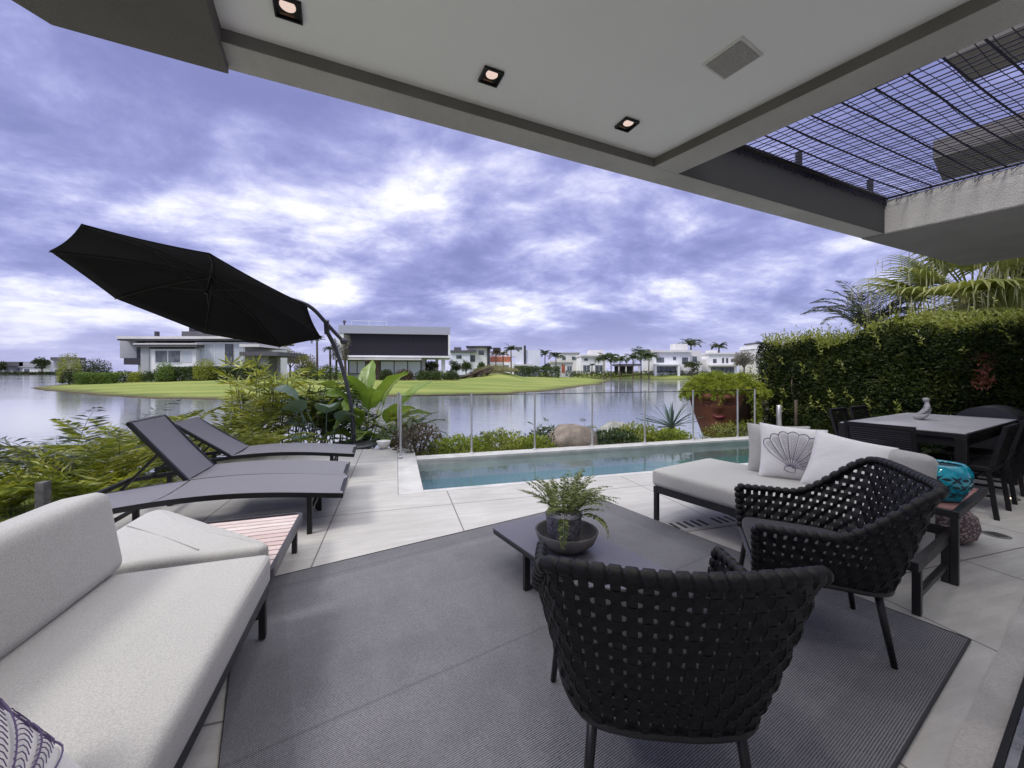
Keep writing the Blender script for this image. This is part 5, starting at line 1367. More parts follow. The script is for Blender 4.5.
for k in range(70):                                             # a long hanging lock on the terrace side
    a = R(rng.normal(-62, 5)); b = np.array([.84 * math.cos(a), .84 * math.sin(a), .18 + rng.normal() * .05]); n = 12; L_ = rng.uniform(.35, .85); B_, D_ = [], []
    for i in range(n):
        p = b + np.array([.06 * math.cos(a), .06 * math.sin(a), 0]) * math.sin(i / n * 2) + np.array([rng.normal() * .02, rng.normal() * .02, -L_ * i / n])
        for q in range(4): B_.append(p); D_.append(unit(np.array([0, 0, -.7]) + rng.normal(size=3) * .6))
    mb.leaves(B_, D_, .07, .022)
mb.build('foliage', yellowl, pl)
mb = MB(); mb.lathe([(.6, -.06), (.5, .1), (.2, .25), (.001, .28)], 20); mb.build('root_mass', brown, pl)
x, y = pool_pt(6.1, 1.1); shrub('low_shrub', 'mossy yellow-green shrub below the painted lips of the face planter', 'shrub', 4.75, 8.2, -.3, (.80, .30, .52), 2600, .06, .018, areca)
x, y = 5.75, 9.3; shrub('tall_grass', 'dry reedy shrub between the face planter and the hedge', 'shrub', 5.85, 9.6, -.2, (.35, .35, 1.45), 1500, .12, .02, mk_leaf('reed', [(0.10, .11, .04), (.19, .19, .08), (.26, .25, .13)], .3))
# two stakes by the hedge
for (x, y, h, r_, lb, mt) in ((5.65, 8.25, .62, .05, 'short pale bollard post between the glass fence and the hedge', galv), (6.08, 8.35, .72, .03, 'thin brown stake at the end of the hedge', brown)):
    o = MB().lathe([(r_, 0), (r_, h - .01), (r_ * .8, h), (.001, h)], 14).build('short_post', mt, None, True); o.location = (x, y, -.02); tag(o, lb, 'post')

# ------------------------------------------------------------------ hedge
hedge = thing('clipped_hedge', 'tall dense dark green hedge with pale new shoots along its top', 'hedge', (6.7, 6.0, -.1))
hm = mk_leaf('hedge_leaf', [(0.008, 0.016, 0.004), (0.018, 0.032, 0.007), (0.036, 0.055, 0.011), (0.085, 0.10, 0.022)], .18, .5, .25, vs=1.6)
tipm = mk_leaf('hedge_tip_leaf', [(0.13, 0.16, 0.028), (0.25, 0.285, 0.055), (0.40, 0.41, 0.12)], .35, .4, vs=2)
path = np.array([(6.33, 9.9), (6.34, 8.6), (6.35, 7), (6.55, 5.2), (6.9, 3.4), (7.3, 1.6)]) - np.array([6.7, 6.0])
Lp = np.r_[0, np.cumsum(np.linalg.norm(np.diff(path, axis=0), axis=1))]; HT = 2.08
def hpt(s): return np.stack([np.interp(s, Lp, path[:, 0]), np.interp(s, Lp, path[:, 1])], -1)
def hedge_leaves(n, L, Wd, top=False):
    s = rng.uniform(0, Lp[-1], n); xy = hpt(s)
    z = rng.random(n) * HT
    face = -np.abs(rng.exponential(.07, n)) - .25 * (vnoise(np.stack([s, z], -1), 2.6, 4) * .35 + .1)         # depth behind the front face
    P = np.c_[xy[:, 0] - face * 1.0, xy[:, 1] + rng.normal(size=n) * .02, z]
    P[:, 0] += .13 * vnoise(np.stack([s, z], -1), 1.6, 9) - .06
    P[:, 2] *= 1 + .08 * vnoise(np.stack([s, s], -1), 1.3, 6)
    d = unit(np.c_[-np.ones(n) * .8, rng.normal(size=n) * .7, rng.normal(size=n) * .6 + .35])
    return P, d
mb = MB()
P, d = hedge_leaves(42000, .06, .03); mb.leaves(P, d, rng.uniform(.045, .085, len(P)), rng.uniform(.022, .036, len(P)), .2)
n = 34000; s = rng.uniform(0, Lp[-1], n); xy = hpt(s)                    # body of the hedge
P = np.c_[xy[:, 0] + rng.uniform(.08, .9, n), xy[:, 1], rng.uniform(0, 1, n) * (HT - .08)]; mb.leaves(P, unit(rng.normal(size=(n, 3))), rng.uniform(.10, .17, n), .08)
n = 3500; P = np.c_[path[0, 0] + rng.uniform(-.05, .9, n), path[0, 1] + rng.normal(size=n) * .08, rng.random(n) * HT]; mb.leaves(P, unit(np.c_[rng.normal(size=n) * .6, np.ones(n) * .5, rng.normal(size=n) * .6]), .07, .03)
mb.build('foliage', hm, hedge)
mb = MB()
for k in range(1300):                                                 # new shoots on top
    s = rng.uniform(0, Lp[-1]); xy = hpt(np.array([s]))[0]; h0 = HT * (1 + .08 * vnoise(np.array([[s, s]]), 1.3, 6)[0]) - .10
    b = np.array([xy[0] + rng.uniform(-.08, .8), xy[1], h0]); L_ = rng.uniform(.06, .34) * (1.5 if rng.random() < .1 else 1); lean = rng.normal(size=2) * .25
    n = 14; q = np.linspace(.1, 1, n)[:, None]; Pq = b + q * np.array([lean[0] * L_, lean[1] * L_, L_]); mb.leaves(Pq, unit(rng.normal(size=(n, 3)) * .7 + np.array([lean[0], lean[1], .8])), rng.uniform(.045, .075, n), .026)
for k in range(45):                                                  # pale sprigs on the face
    s = rng.uniform(0, Lp[-1]); z = rng.uniform(.3, HT - .1); xy = hpt(np.array([s]))[0]; n = 14; q = np.linspace(0, 1, n)[:, None]
    b = np.array([xy[0] - .10, xy[1], z]); dv = np.array([-.10, rng.normal() * .08, .20]); Pq = b + q * dv; mb.leaves(Pq, unit(rng.normal(size=(n, 3)) + np.array([-.4, 0, .6])), .07, .03)
mb.build('new_shoots', tipm, hedge)
mb = MB()
for k in range(40):
    s = rng.uniform(0, Lp[-1]); xy = hpt(np.array([s]))[0]; mb.tube([(xy[0] + .25, xy[1], 0), (xy[0] + .15 + rng.normal() * .1, xy[1] + rng.normal() * .15, 1.1), (xy[0] + .2, xy[1] + rng.normal() * .3, 1.95)], [.022, .015, .008], 6)
mb.build('stems', brown, hedge)
mb = MB(); n = 130
s = np.full(n, 4.65) + rng.normal(size=n) * .05; xy = hpt(s); zq = rng.uniform(1.2, 1.66, n); mb.leaves(np.c_[xy[:, 0] - .16, xy[:, 1] + .10 * (1.4 - zq), zq], unit(rng.normal(size=(n, 3)) + np.array([-.5, 0, -.3])), .07, .025)
o = mb.build('dry_sprig', mk_leaf('rust_leaf', [(.16, .05, .03), (.26, .09, .05)], .2), hedge); o['label'] = 'rusty red dry sprig on the hedge face'

# ================================================================== palms beyond the hedge
palmg = mk_leaf('fan_palm_leaf', [(0.13, 0.16, 0.04), (0.25, 0.28, 0.08), (0.38, 0.39, 0.15)], .35, .45, vs=1)
threadm = mk_leaf('palm_thread', [(0.36, 0.36, 0.20), (0.52, 0.50, 0.34)], .4, .7)
def fan_palm(label, x, y, ztop, nleaf, R_, seed, trunk_r=.20, el0=0):
    root = thing('fan_palm', label, 'palm', (x, y, -.1), 0, None)
    h = ztop + .1
    MB().lathe([(trunk_r * 1.5, 0), (trunk_r * 1.1, .4), (trunk_r, h * .6), (trunk_r * 1.2, h - .1), (.02, h + .1)], 14).build('trunk', brown, root, True)
    mb = MB(); th_ = MB()
    for k in range(nleaf):
        az = k * 137.5 + rng.uniform(-12, 12); el = rng.uniform(-25, 75) + el0
        pd = np.array([math.cos(R(el)) * math.cos(R(az)), math.cos(R(el)) * math.sin(R(az)), math.sin(R(el))]); pl_ = R_ * rng.uniform(.7, 1.0)
        b = np.array([0, 0, h]); e_ = b + pd * pl_ + np.array([0, 0, -.12 * pl_]); mb.tube([b, (b + e_) / 2 + [0, 0, .05], e_], [.022, .018, .012], 5)
        s_ = unit(np.cross(pd, [0, 0, 1.0])); u_ = np.cross(s_, pd); nf = 26
        for q, A in enumerate(np.linspace(-2.0, 2.0, nf)):
            L_ = R_ * (.62 + .28 * math.cos(A)); d = math.cos(A) * pd + math.sin(A) * s_ + u_ * .10
            w = 2.1 / nf * L_ * .42
            sw = unit(-math.sin(A) * pd + math.cos(A) * s_)
            V = []; p = e_.copy(); dd = unit(d)
            for i, t_ in enumerate(np.linspace(0, 1, 6)):
                ww = w * (t_ / .5 if t_ < .5 else (1 - t_) / .5) + .004
                V.append([p - sw * ww, p + u_ * ww * .35, p + sw * ww]); dd = unit(dd + np.array([0, 0, -.08 - 1.0 * t_ * t_ * t_])); p = p + dd * L_ / 5
            mb.grid(np.array(V))
            ln = rng.uniform(.2, .6); th_.leaves([p - dd * L_ / 5], unit([[rng.normal() * .06, rng.normal() * .06, -1]]), ln, .022, .05)
    mb.build('fronds', palmg, root); th_.build('hanging_threads', threadm, root)
    return root
fan_palm('big fan palm with drooping threads rising above the middle of the hedge', 9.9, 8.4, 2.85, 36, 1.25, 1)
fan_palm('fan palm with drooping threads above the end of the hedge behind the grill', 11.2, 7.8, 2.6, 24, 1.2, 2)
fan_palm('low young fan palm peeking over the hedge under the bigger one', 9.4, 7.4, 1.75, 16, .9, 3, .14, 15)
dp = thing('feather_palm', 'feather palm with thin dark arching fronds left of the fan palms', 'palm', (8.75, 9.6, -.1))
MB().lathe([(.16, 0), (.12, .5), (.11, 2.3), (.06, 2.5), (.001, 2.52)], 12).build('trunk', brown, dp, True)
mb = MB()
for k in range(26):
    frond(mb, (0, 0, 2.4), k * 137.5, rng.uniform(1.3, 1.7), rng.uniform(35, 85), rng.uniform(60, 110), 34, .30, .022, .014, curl=rng.normal() * 10, sweep=50)
mb.build('fronds', mk_leaf('feather_palm_leaf', [(0.035, 0.045, 0.03), (0.07, .085, .05), (0.12, .13, .085)], .2), dp)

# ================================================================== the far shore: houses
white_w = mk('white_wall', (0.80, 0.80, 0.82), .8, var=.05, vs=.4, bmp=.1, bs=8)
offw = mk('cream_wall', (0.66, 0.645, 0.64), .85, var=.07, vs=.4)
greyw = mk('grey_wall', (0.38, 0.38, 0.41), .85, var=.08, vs=.4)
darkw = mk('charcoal_cladding', (0.035, 0.03, 0.045), .6, var=.2, vs=.8)
roofm = mk('dark_roof', (0.10, 0.095, 0.11), .8, var=.12, vs=.6)
orange = mk('orange_render', (0.42, 0.15, 0.09), .85, var=.1, vs=.6)
bluew = mk('blue_white_wall', (0.66, 0.69, 0.80), .8, var=.04, vs=.4)
wframe = mk('window_frame', (0.70, 0.70, 0.72), .5, var=.05)
dframe = mk('dark_window_frame', (0.03, 0.03, 0.035), .5)
m, t, out = nodes_of('window_pane')
v = coord(t); principled(t, out, mixc(t, mrange(t, noise(t, v, .9, 3, .5), .35, .65), (0.05, 0.06, 0.07), (0.14, 0.16, 0.18)), .06, 0, .7)
pane = m
m, t, out = nodes_of('curtained_pane')
v = coord(t); cw = wave(t, v, 2.2, 'X', 1.5, 2)
principled(t, out, mixc(t, cw, (0.42, 0.46, 0.50), (0.62, 0.66, 0.70)), .2, 0, .6)
curtain = m
brickm = mk('brown_brick', (0.15, 0.10, 0.085), .85, var=.3, vs=2)

class House:
    """local axes: x right, y away from the lake, built from photo outlines at one distance"""
    def __init__(s, name, label, cx, Y, rz=0, cat='house'):
        s.k = Y / 390.0; s.cx = cx; s.Y = Y
        X = (cx - 512) * s.k; s.z0 = bank_z(X, Y)
        s.root = thing(name, label, cat, (X, Y, s.z0), rz)
    def X(s, px): return (px - s.cx) * s.k
    def Z(s, py): return 1.3 + (372 - py) * s.k - s.z0
    def box(s, name, mat, px0, px1, py0, py1, y0, y1, ground=False, bevel=0.0):
        mb = MB(); mb.box(s.X(px0), s.X(px1), y0, y1, -.6 if ground else s.Z(py1), s.Z(py0)); return mb.build(name, mat, s.root)
    def window(s, px0, px1, py0, py1, y, nx=1, ny=1, frame=None, glassm=None, fw=.06, ground=False):
        x0, x1, z0, z1 = s.X(px0), s.X(px1), (.02 if ground else s.Z(py1)), s.Z(py0)
        mb = MB(); w = fw
        mb.box(x0, x1, y - .06, y + .02, z0, z0 + w); mb.box(x0, x1, y - .06, y + .02, z1 - w, z1)
        for i in range(nx + 1):
            x = x0 + (x1 - x0 - w) * i / nx; mb.box(x, x + w, y - .055, y + .02, z0 + w, z1 - w)
        for i in range(1, ny):
            z = z0 + (z1 - z0) * i / ny; mb.box(x0 + w, x1 - w, y - .05, y + .02, z - w / 2, z + w / 2)
        f = mb.build('window', frame or wframe, s.root)
        mb = MB(); mb.box(x0 + w * .5, x1 - w * .5, y - .03, y - .012, z0 + w * .5, z1 - w * .5); mb.build('pane', glassm or pane, f)
        return f
# --- the white modern house behind the parasol (about 66 m away)
h = House('modern_house', 'white two-storey modern house with layered flat roofs behind the parasol', 180, 66)
h.box('wall', greyw, 111, 128, 336.5, 358, 1.5, 8)
h.box('wall', white_w, 121, 243, 340.8, 372, 3.0, 13, True)
h.box('wall', greyw, 144, 152, 347, 372, -.6, 3.0, True)
h.box('wall', white_w, 152, 198, 349, 372, -.4, 3.0, True)
h.box('wall', white_w, 193, 243, 342, 372, 0.4, 3.0, True)
h.box('balcony', darkw, 122, 144, 358, 364.5, 0.3, 3.0)
h.box('balcony_glass', glass, 119, 144, 353, 358, .25, .3)
h.box('roof', offw, 119, 249, 336.5, 339, -.5, 14)
h.box('roof', roofm, 119.5, 248.5, 339.2, 340.6, -.4, 13.8)
h.box('roof', roofm, 141, 202.5, 345.2, 347.4, -1.2, 3)
h.box('roof', offw, 140.5, 203, 343.8, 345, -1.3, 3)
h.box('roof_block', roofm, 159, 206, 328.5, 336.3, 4.5, 11)
ch = h.box('chimney', darkw, 164.5, 170, 323.5, 329, 5, 6.4); h.box('flue', darkw, 138, 140.5, 329.5, 336.3, 3, 3.6)
h.window(157, 183.5, 350, 363.5, -.42, 2, 1, wframe, pane, .14)
h.window(194, 242, 343.5, 366, .38, 5, 1, wframe, curtain, .12)
h.window(224, 232, 344, 365, .30, 1, 2, dframe, pane, .10)
h.window(128, 143, 343.5, 357, 2.98, 2, 1, wframe, curtain, .1)
h.window(129, 143, 365, 374, 2.98, 4, 1, wframe, pane, .1)
h.window(184, 193, 351, 362, -.42, 1, 1, wframe, curtain, .1)
h.box('carport_roof', roofm, 243.5, 282, 352, 356, -1, 8); h.box('carport_roof', offw, 243.5, 263, 344.5, 347.2, -1, 8)
h.box('carport_pillar', greyw, 258, 263.5, 356, 372, .5, 1.5, True); h.box('carport_wall', greyw, 246, 256, 356, 372, 6, 7, True)
# --- the dark boxed house in the middle (about 62 m)
h = House('boxed_house', 'two-storey house with a long dark box framed in white across the lake', 395, 62, 10)
h.box('upper_storey', mk('purple_black_cladding', (0.011, 0.008, 0.020), .6, var=.2), 347.5, 447.2, 334, 355.5, 0.0, 9)
h.box('frame_top', mk('lilac_grey_wall', (0.40, 0.41, 0.50), .8, var=.04), 342.5, 449.5, 326.5, 334.2, -.5, 9.5)
h.box('frame_side', white_w, 447.5, 449.5, 334.3, 355.3, -.5, 9.5); h.box('frame_side', white_w, 341.5, 347.2, 334.3, 355.3, -.4, 9.4)
h.box('frame_bottom', white_w, 341.5, 449.5, 355.7, 357.6, -.5, 9.5)
h.box('canopy', offw, 341, 421, 358.5, 360.2, -1.2, 6)
h.box('wall', greyw, 349, 424, 357.7, 372, .8, 8, True)
h.box('brick_panel', brickm, 367.5, 379.5, 360.3, 372, .55, .8, True)
h.window(350, 366.5, 360.5, 374, .72, 2, 1, dframe, curtain, .12)
h.window(380, 420.5, 360.5, 377, .72, 3, 1, dframe, curtain, .14)
h.box('pillar', offw, 440.5, 444.5, 357.7, 372, .4, 1.2, True); h.box('pillar', offw, 434, 437, 357.7, 372, 6, 6.6, True)
h.box('terrace_back', offw, 428, 437, 360, 372, 7, 7.4, True)
mb = MB()
for px in range(348, 446, 4): x = h.X(px); mb.box(x, x + .025, -.012, 0.0, h.Z(355.4), h.Z(334.4))
mb.build('cladding_joints', mk('joint_black', (.008, .008, .01), .8), h.root)
mb = MB(); z1 = h.Z(320.2); z0 = h.Z(326.3)
for px in (351, 368, 385): x = h.X(px); mb.box(x, x + .05, 2, 2.05, z0, z1)
mb.box(h.X(351), h.X(385.3), 2, 2.05, z1, z1 + .06); mb.build('roof_rail', wframe, h.root)
h.box('balustrade_glass', glass, 351.5, 384.8, 321, 326.3, 2.01, 2.03)
mb = MB(); mb.box(h.X(342), h.X(343.2), 3, 3.2, h.Z(326.4), h.Z(319)); mb.box(h.X(341.4), h.X(344), 2.9, 3.3, h.Z(321.5), h.Z(319.5)); mb.build('chimney', roofm, h.root)
mb = MB(); mb.box(h.X(419), h.X(420.5), 3, 3.2, h.Z(326.4), h.Z(325)); mb.build('vent', roofm, h.root)

def simple_house(label, cx, Y, boxes, wins, name='villa'):
    h = House(name, label, cx, Y)
    for nm, mt, a, b, c_, d, y0, y1, g in boxes: h.box(nm, mt, a, b, c_, d, y0, y1, g)
    for w in wins: h.window(*w)
    return h
simple_house('pale grey house with dark flat roofs just right of the boxed house', 470, 112,
  [('wall', bluew, 450.5, 470, 352.5, 372, 0, 8, True), ('wall', white_w, 466, 489, 347.5, 372, 1, 9, True), ('roof', roofm, 450, 476, 350.3, 352.3, -.6, 8.4, False), ('roof', darkw, 466, 491, 346, 347.3, -.4, 9.4, False), ('chimney', roofm, 453, 459.5, 346.8, 350.2, 2, 4, False), ('wall', darkw, 487, 489.8, 347.5, 372, .4, .98, True)],
  [(456, 462, 355, 359, -.02), (468, 475, 355, 362, .98), (478, 484, 350, 355, .98)])
simple_house('house with an orange gable wall between two palms', 502, 118,
  [('wall', orange, 490.5, 511, 356.5, 362, 0.5, 8, False), ('wall', white_w, 489.5, 514, 362.1, 372, 0, 8, True), ('upper_storey', darkw, 492.5, 500, 347, 353, 3, 7, False), ('wall', bluew, 500.5, 516, 350, 356.4, 2.5, 8, False), ('wall', bluew, 491, 500.4, 353.1, 356.4, 2.5, 8, False)],
  [(494, 498, 365, 371, -.02), (503, 509, 365, 371, -.02)])
simple_house('blue-white block house with one tall dark stripe', 528, 108,
  [('wall', bluew, 515.5, 523.8, 346.5, 372, 0, 9, True), ('wall', bluew, 526, 540.2, 350, 372, .3, 9, True), ('stripe', darkw, 523.9, 525.9, 345.5, 364, -.1, 3, False), ('wall', bluew, 523.9, 525.9, 364.1, 372, .5, 9, True), ('roof', offw, 513.5, 533, 364.2, 365.6, -1.4, -.02, False)],
  [(516, 522, 347, 349.5, -.02, 1, 1, dframe), (527, 532, 367, 372, .28)])
simple_house('low white house with an orange door beyond the dark hedge', 564, 125,
  [('wall', white_w, 551, 573, 362.5, 374, 0, 8, True), ('roof', offw, 550, 574, 360.8, 362.4, -.6, 8.4, False), ('door', orange, 561.5, 565, 364.5, 373, -.08, -.01, False)],
  [(554, 559, 366, 371, -.02), (567, 572, 366, 371, -.02, 2)])
simple_house('beige two-storey house left of the small palm pair', 571, 140,
  [('wall', offw, 560, 581, 353, 372, 3, 10, True), ('roof', greyw, 559.5, 581.5, 352, 352.9, 2.6, 10.4, False)],
  [(563, 567, 356, 360, 2.98), (573, 578, 356, 360, 2.98)])
simple_house('wide white house with flat eaves left of the shore pergola', 593, 128,
  [('wall', white_w, 581, 606, 356.5, 373, 0, 9, True), ('roof', offw, 580, 607, 354.8, 356.4, -.8, 9.4, False), ('upper_storey', offw, 592, 606, 349.5, 354.7, 3, 8, False)],
  [(583, 590, 365, 372, -.02, 2), (595, 603, 365, 372, -.02, 2), (584, 588, 358, 361, -.02), (596, 600, 358, 361, -.02)])
h = House('shore_pergola', 'dark low pergola under palms on the far bank', 626, 124, cat='pergola')
h.box('roof', roofm, 616, 639, 364, 365.8, -2, 5); 
for px in (617, 624, 631, 637): h.box('pillar', offw, px, px + 1, 365.9, 372, -1.8, -1.4, True)
h.box('back_wall', darkw, 618, 637, 365.9, 373, 4, 4.4, True)
simple_house('large white house with a square roof tower above the lake bank', 678, 118,
  [('wall', white_w, 653.5, 690, 352.5, 373, 0, 10, True), ('wall', offw, 690, 703.5, 350.5, 373, 1.2, 10, True), ('roof', offw, 652, 691, 350.2, 352.4, -.9, 10.5, False), ('tower', offw, 679.5, 692, 343, 350.1, 3, 7, False), ('roof', greyw, 649.5, 659.5, 349.6, 351, 2, 6, False), ('balcony', white_w, 653, 679, 363.8, 365.3, -1.5, -.02, False), ('pillar', white_w, 653, 655, 365.4, 372, -1.4, -1, True), ('pillar', white_w, 676, 678, 365.4, 372, -1.4, -1, True)],
  [(656.5, 664, 357.5, 362.5, -.02, 3, 1, dframe), (673, 676, 357, 360, -.02, 1, 1, dframe), (682, 688, 357.5, 364, -.02, 2, 1, dframe), (656, 676, 366.5, 372.5, -.03, 4, 1, dframe), (694, 699, 356, 362, 1.18)])
simple_house('long white house with small upper windows behind the face planter', 722, 122,
  [('wall', white_w, 708.5, 737, 354.5, 372, 0, 9, True), ('roof', offw, 707.5, 738, 352.8, 354.4, -.5, 9.4, False), ('upper_storey', offw, 715, 722, 349.8, 352.7, 3, 6, False), ('balcony', offw, 708, 736, 364.6, 366, -1.2, -.02, False), ('wall', offw, 702, 708.4, 359, 372, 1.5, 8, True)],
  [(713, 716.5, 359, 363, -.02, 1, 1, dframe), (722, 724, 358, 363, -.02, 1, 1, dframe), (726, 728, 358, 363, -.02, 1, 1, dframe), (731, 735, 359, 362, -.02, 1, 1, dframe), (711, 734, 367, 373, -.03, 6, 1, dframe)])
simple_house('tall greyish beige house next to the hedge', 768, 119,
  [('wall', offw, 756, 782, 349, 374, 0, 9, True), ('upper_storey', offw, 761.5, 783, 343.4, 348.9, 1.5, 8, False), ('roof', roofm, 760.5, 784, 341.8, 343.3, 1, 8.5, False), ('parapet', white_w, 755, 761.4, 345.5, 348.9, .4, 8, False)],
  [(763, 770, 352, 358, -.02, 2), (774, 780, 352, 358, -.02, 2), (759, 766, 363, 371, -.02, 2)])
# --- far left shore
h = simple_house('long low grey-roofed house with a white garage on the far left shore', 20, 325,
  [('wall', greyw, -8, 24, 366.5, 376, 0, 12, True), ('wall', white_w, 24, 39.5, 367.3, 376, -1, 11, True), ('roof', roofm, -10, 26, 361.8, 366.3, -2, 13, False), ('roof', greyw, 22, 41, 362.2, 367.2, -2, 12, False)],
  [(25.5, 31, 369, 372.5, -1.03, 1, 1, wframe), (4, 10, 368, 372, -.03), (14, 20, 368, 372, -.03)])
simple_house('white arched modern house behind bushes at the far left shore', 60, 320,
  [('wall', white_w, 50.5, 53, 359, 376, 0, 12, True), ('roof', roofm, 51, 70, 357.2, 359.8, -.5, 12, False), ('wall', white_w, 53.1, 70, 368.5, 376, 0, 12, True), ('wall', greyw, 62, 70, 359.9, 368.4, .5, 12, False), ('wall', bluew, 53.1, 62, 359.9, 368.4, 8, 12, False)], [(55, 60, 369.5, 373, -.03)])

# ================================================================== trees and shrubs on the far shore
treeleaf = mk_leaf('tree_leaf', [(0.022, 0.036, 0.012), (0.05, 0.07, 0.022), (0.085, 0.105, 0.035)], .25, vs=.25)
paleleaf = mk_leaf('pale_tree_leaf', [(0.13, 0.12, 0.10), (0.20, 0.185, 0.155), (0.27, 0.26, 0.21)], .25, vs=.3)
bamboo = mk_leaf('bamboo_leaf', [(0.10, 0.11, 0.02), (0.19, 0.19, 0.035), (0.27, 0.26, 0.06)], .3, vs=.4)
hedgeleaf = mk_leaf('far_hedge_leaf', [(0.03, 0.055, 0.014), (0.06, 0.095, 0.024), (0.085, 0.12, 0.03)], .2, vs=.4)
limehedge = mk_leaf('lime_hedge_leaf', [(0.09, 0.16, 0.03), (0.13, 0.21, 0.04), (0.18, 0.25, 0.05)], .25, vs=.4)
def px_at(px, Y): return (px - 512) * Y / 390.0
def far_bush(name, label, cat, px, Y, w_px, top_py, mat, n=900, base=None, group=None, squash=1.0, trunk=False, leaf=None):
    """w_px: width in the photograph; top_py: its top edge there"""
    k = Y / 390.0; X = px_at(px, Y); z0 = bank_z(X, Y); top = 1.3 + (372 - top_py) * k - z0; w = w_px * k / 2
    L = leaf or max(.10, k * 1.5)
    root = thing(name, label, cat, (X, Y, z0), 0, group); mb = MB()
    if trunk:
        zc = top * .62; st = MB(); st.tube([(0, 0, -.2), (.05, 0, top * .3), (0, .05, zc)], [top * .035, top * .025, top * .015], 7)
        for q in range(5):
            a = rng.uniform(0, 6.28); st.tube([(0, 0, top * .3), (math.cos(a) * w * .5, math.sin(a) * w * .5, top * .65)], [top * .016, top * .006], 5)
        st.build('trunk', brown, root)
        for q in range(9):
            a = rng.uniform(0, 6.28); r_ = rng.random() ** .5 * .55; c_ = (math.cos(a) * w * r_, math.sin(a) * w * r_, zc + rng.uniform(-.22, .16) * top)
            s_ = rng.uniform(.35, .52); cluster(mb, c_, (w * s_, w * s_, top * .22), n // 9, L, L * .5, hollow=.2)
    else:
        cluster(mb, (0, 0, top * .15), (w, w * squash, top * .80), n, L, L * .5, hollow=.45)
        for q in range(5):
            a = rng.uniform(0, 6.28); cluster(mb, (math.cos(a) * w * .5, math.sin(a) * w * squash * .5, top * .1), (w * .5, w * .5 * squash, top * rng.uniform(.55, .85)), n // 8, L, L * .5, hollow=.4)
        st = MB(); st.tube([(0, 0, -.1), (0, 0, top * .5)], [.05, .03], 5); st.build('stems', brown, root)
    mb.build('crown' if trunk else 'foliage', mat, root)
    return root
def far_hedge(label, pxa, pxb, Ya, Yb, top_py, thick, mat, n, name='hedge'):
    Xa, Xb = px_at(pxa, Ya), px_at(pxb, Yb); k = (Ya + Yb) / 780.0; z0 = min(bank_z(Xa, Ya), bank_z(Xb, Yb)); top = 1.3 + (372 - top_py) * k - z0
    root = thing(name, label, 'hedge', (Xa, Ya, z0)); d = np.array([Xb - Xa, Yb - Ya]); L = np.linalg.norm(d); d /= L; nn_ = np.array([d[1], -d[0]])
    s = rng.random(n) * L; zq = rng.random(n) ** .8; q = rng.uniform(-.5, .5, n) * thick
    zt = top * (1 + .07 * vnoise(np.c_[s, s], .8, 5)) * zq
    P = np.c_[d[0] * s + nn_[0] * q, d[1] * s + nn_[1] * q, zt]; lf = max(.12, k * 1.4)
    mb = MB(); mb.leaves(P, unit(rng.normal(size=(n, 3)) + np.array([0, -.3, .3])), rng.uniform(.7, 1.3, n) * lf, lf * .55); mb.build('foliage', mat, root)
    mb = MB()
    for q in np.linspace(.05, .95, 8): mb.tube([(d[0] * L * q, d[1] * L * q, -.1), (d[0] * L * q, d[1] * L * q, top * .6)], .04, 5)
    mb.build('stems', brown, root); return root
def far_palm(label, px, Y, crown_py, R_px, group=None, dense=16, droop=(60, 120), mat=None, trunk_w=.16, name='palm_tree'):
    k = Y / 390.0; X = px_at(px, Y); z0 = bank_z(X, Y); zc = 1.3 + (372 - crown_py) * k - z0; Rr_ = R_px * k
    root = thing(name, label, 'palm', (X, Y, z0), rng.uniform(0, 360), group)
    mb = MB(); mb.tube([(0, 0, -.2), (.04 * zc * .2, 0, zc * .5), (0, 0, zc)], [trunk_w * 1.3, trunk_w, trunk_w * .8], 8); mb.build('trunk', brown, root)
    mb = MB()
    for q in range(dense): frond(mb, (0, 0, zc), q * 137.5, Rr_ * rng.uniform(.9, 1.25), rng.uniform(20, 75), rng.uniform(*droop), 14, Rr_ * .34, max(.05, k * .55), .04 * Rr_ / 2)
    mb.build('fronds', mat or treeleaf, root); return root
# left headland
far_bush('leafy_bush', 'tall feathery bush at the tip of the headland beside the white house', 'bush', 69, 64, 20, 351, areca, 1500, squash=.8)
far_bush('leafy_bush', 'spreading dark bush right of the tallest headland bush', 'bush', 92, 68, 40, 357, treeleaf, 2400, squash=.5)
far_bush('leafy_bush', 'dark low bush at the foot of the tallest headland bush', 'bush', 70, 60, 14, 368, treeleaf, 900)
far_hedge('clipped bright green hedge on the lawn before the white house', 79, 116, 58, 58, 373, 1.6, limehedge, 6500)
for px, w_, tp, mt, lb in ((124, 22, 370, hedgeleaf, 'round olive shrub at the end of the bright clipped hedge'), (137, 16, 371.5, areca, 'yellowish shrub in front of the house balcony'), (152, 20, 370, hedgeleaf, 'green shrub under the grey house pillar'), (166, 18, 369, treeleaf, 'darker shrub below the wide house window')):
    far_bush('garden_shrub', lb, 'shrub', px, 60, w_, tp, mt, 900, squash=.7)
far_hedge('long dark green hedge along the front of the white house', 160, 266, 61, 61, 367, 1.5, hedgeleaf, 17000)
far_bush('garden_shrub', 'light green bushy palm in front of the white curtained windows', 'shrub', 205, 60, 20, 357, areca, 1300)
far_bush('garden_shrub', 'shrub with fresh green leaves left of the curtained windows', 'shrub', 165, 59.5, 16, 360, limehedge, 800)
far_bush('garden_shrub', 'dense green shrub below the carport roof', 'shrub', 250, 60, 20, 360, treeleaf, 900)
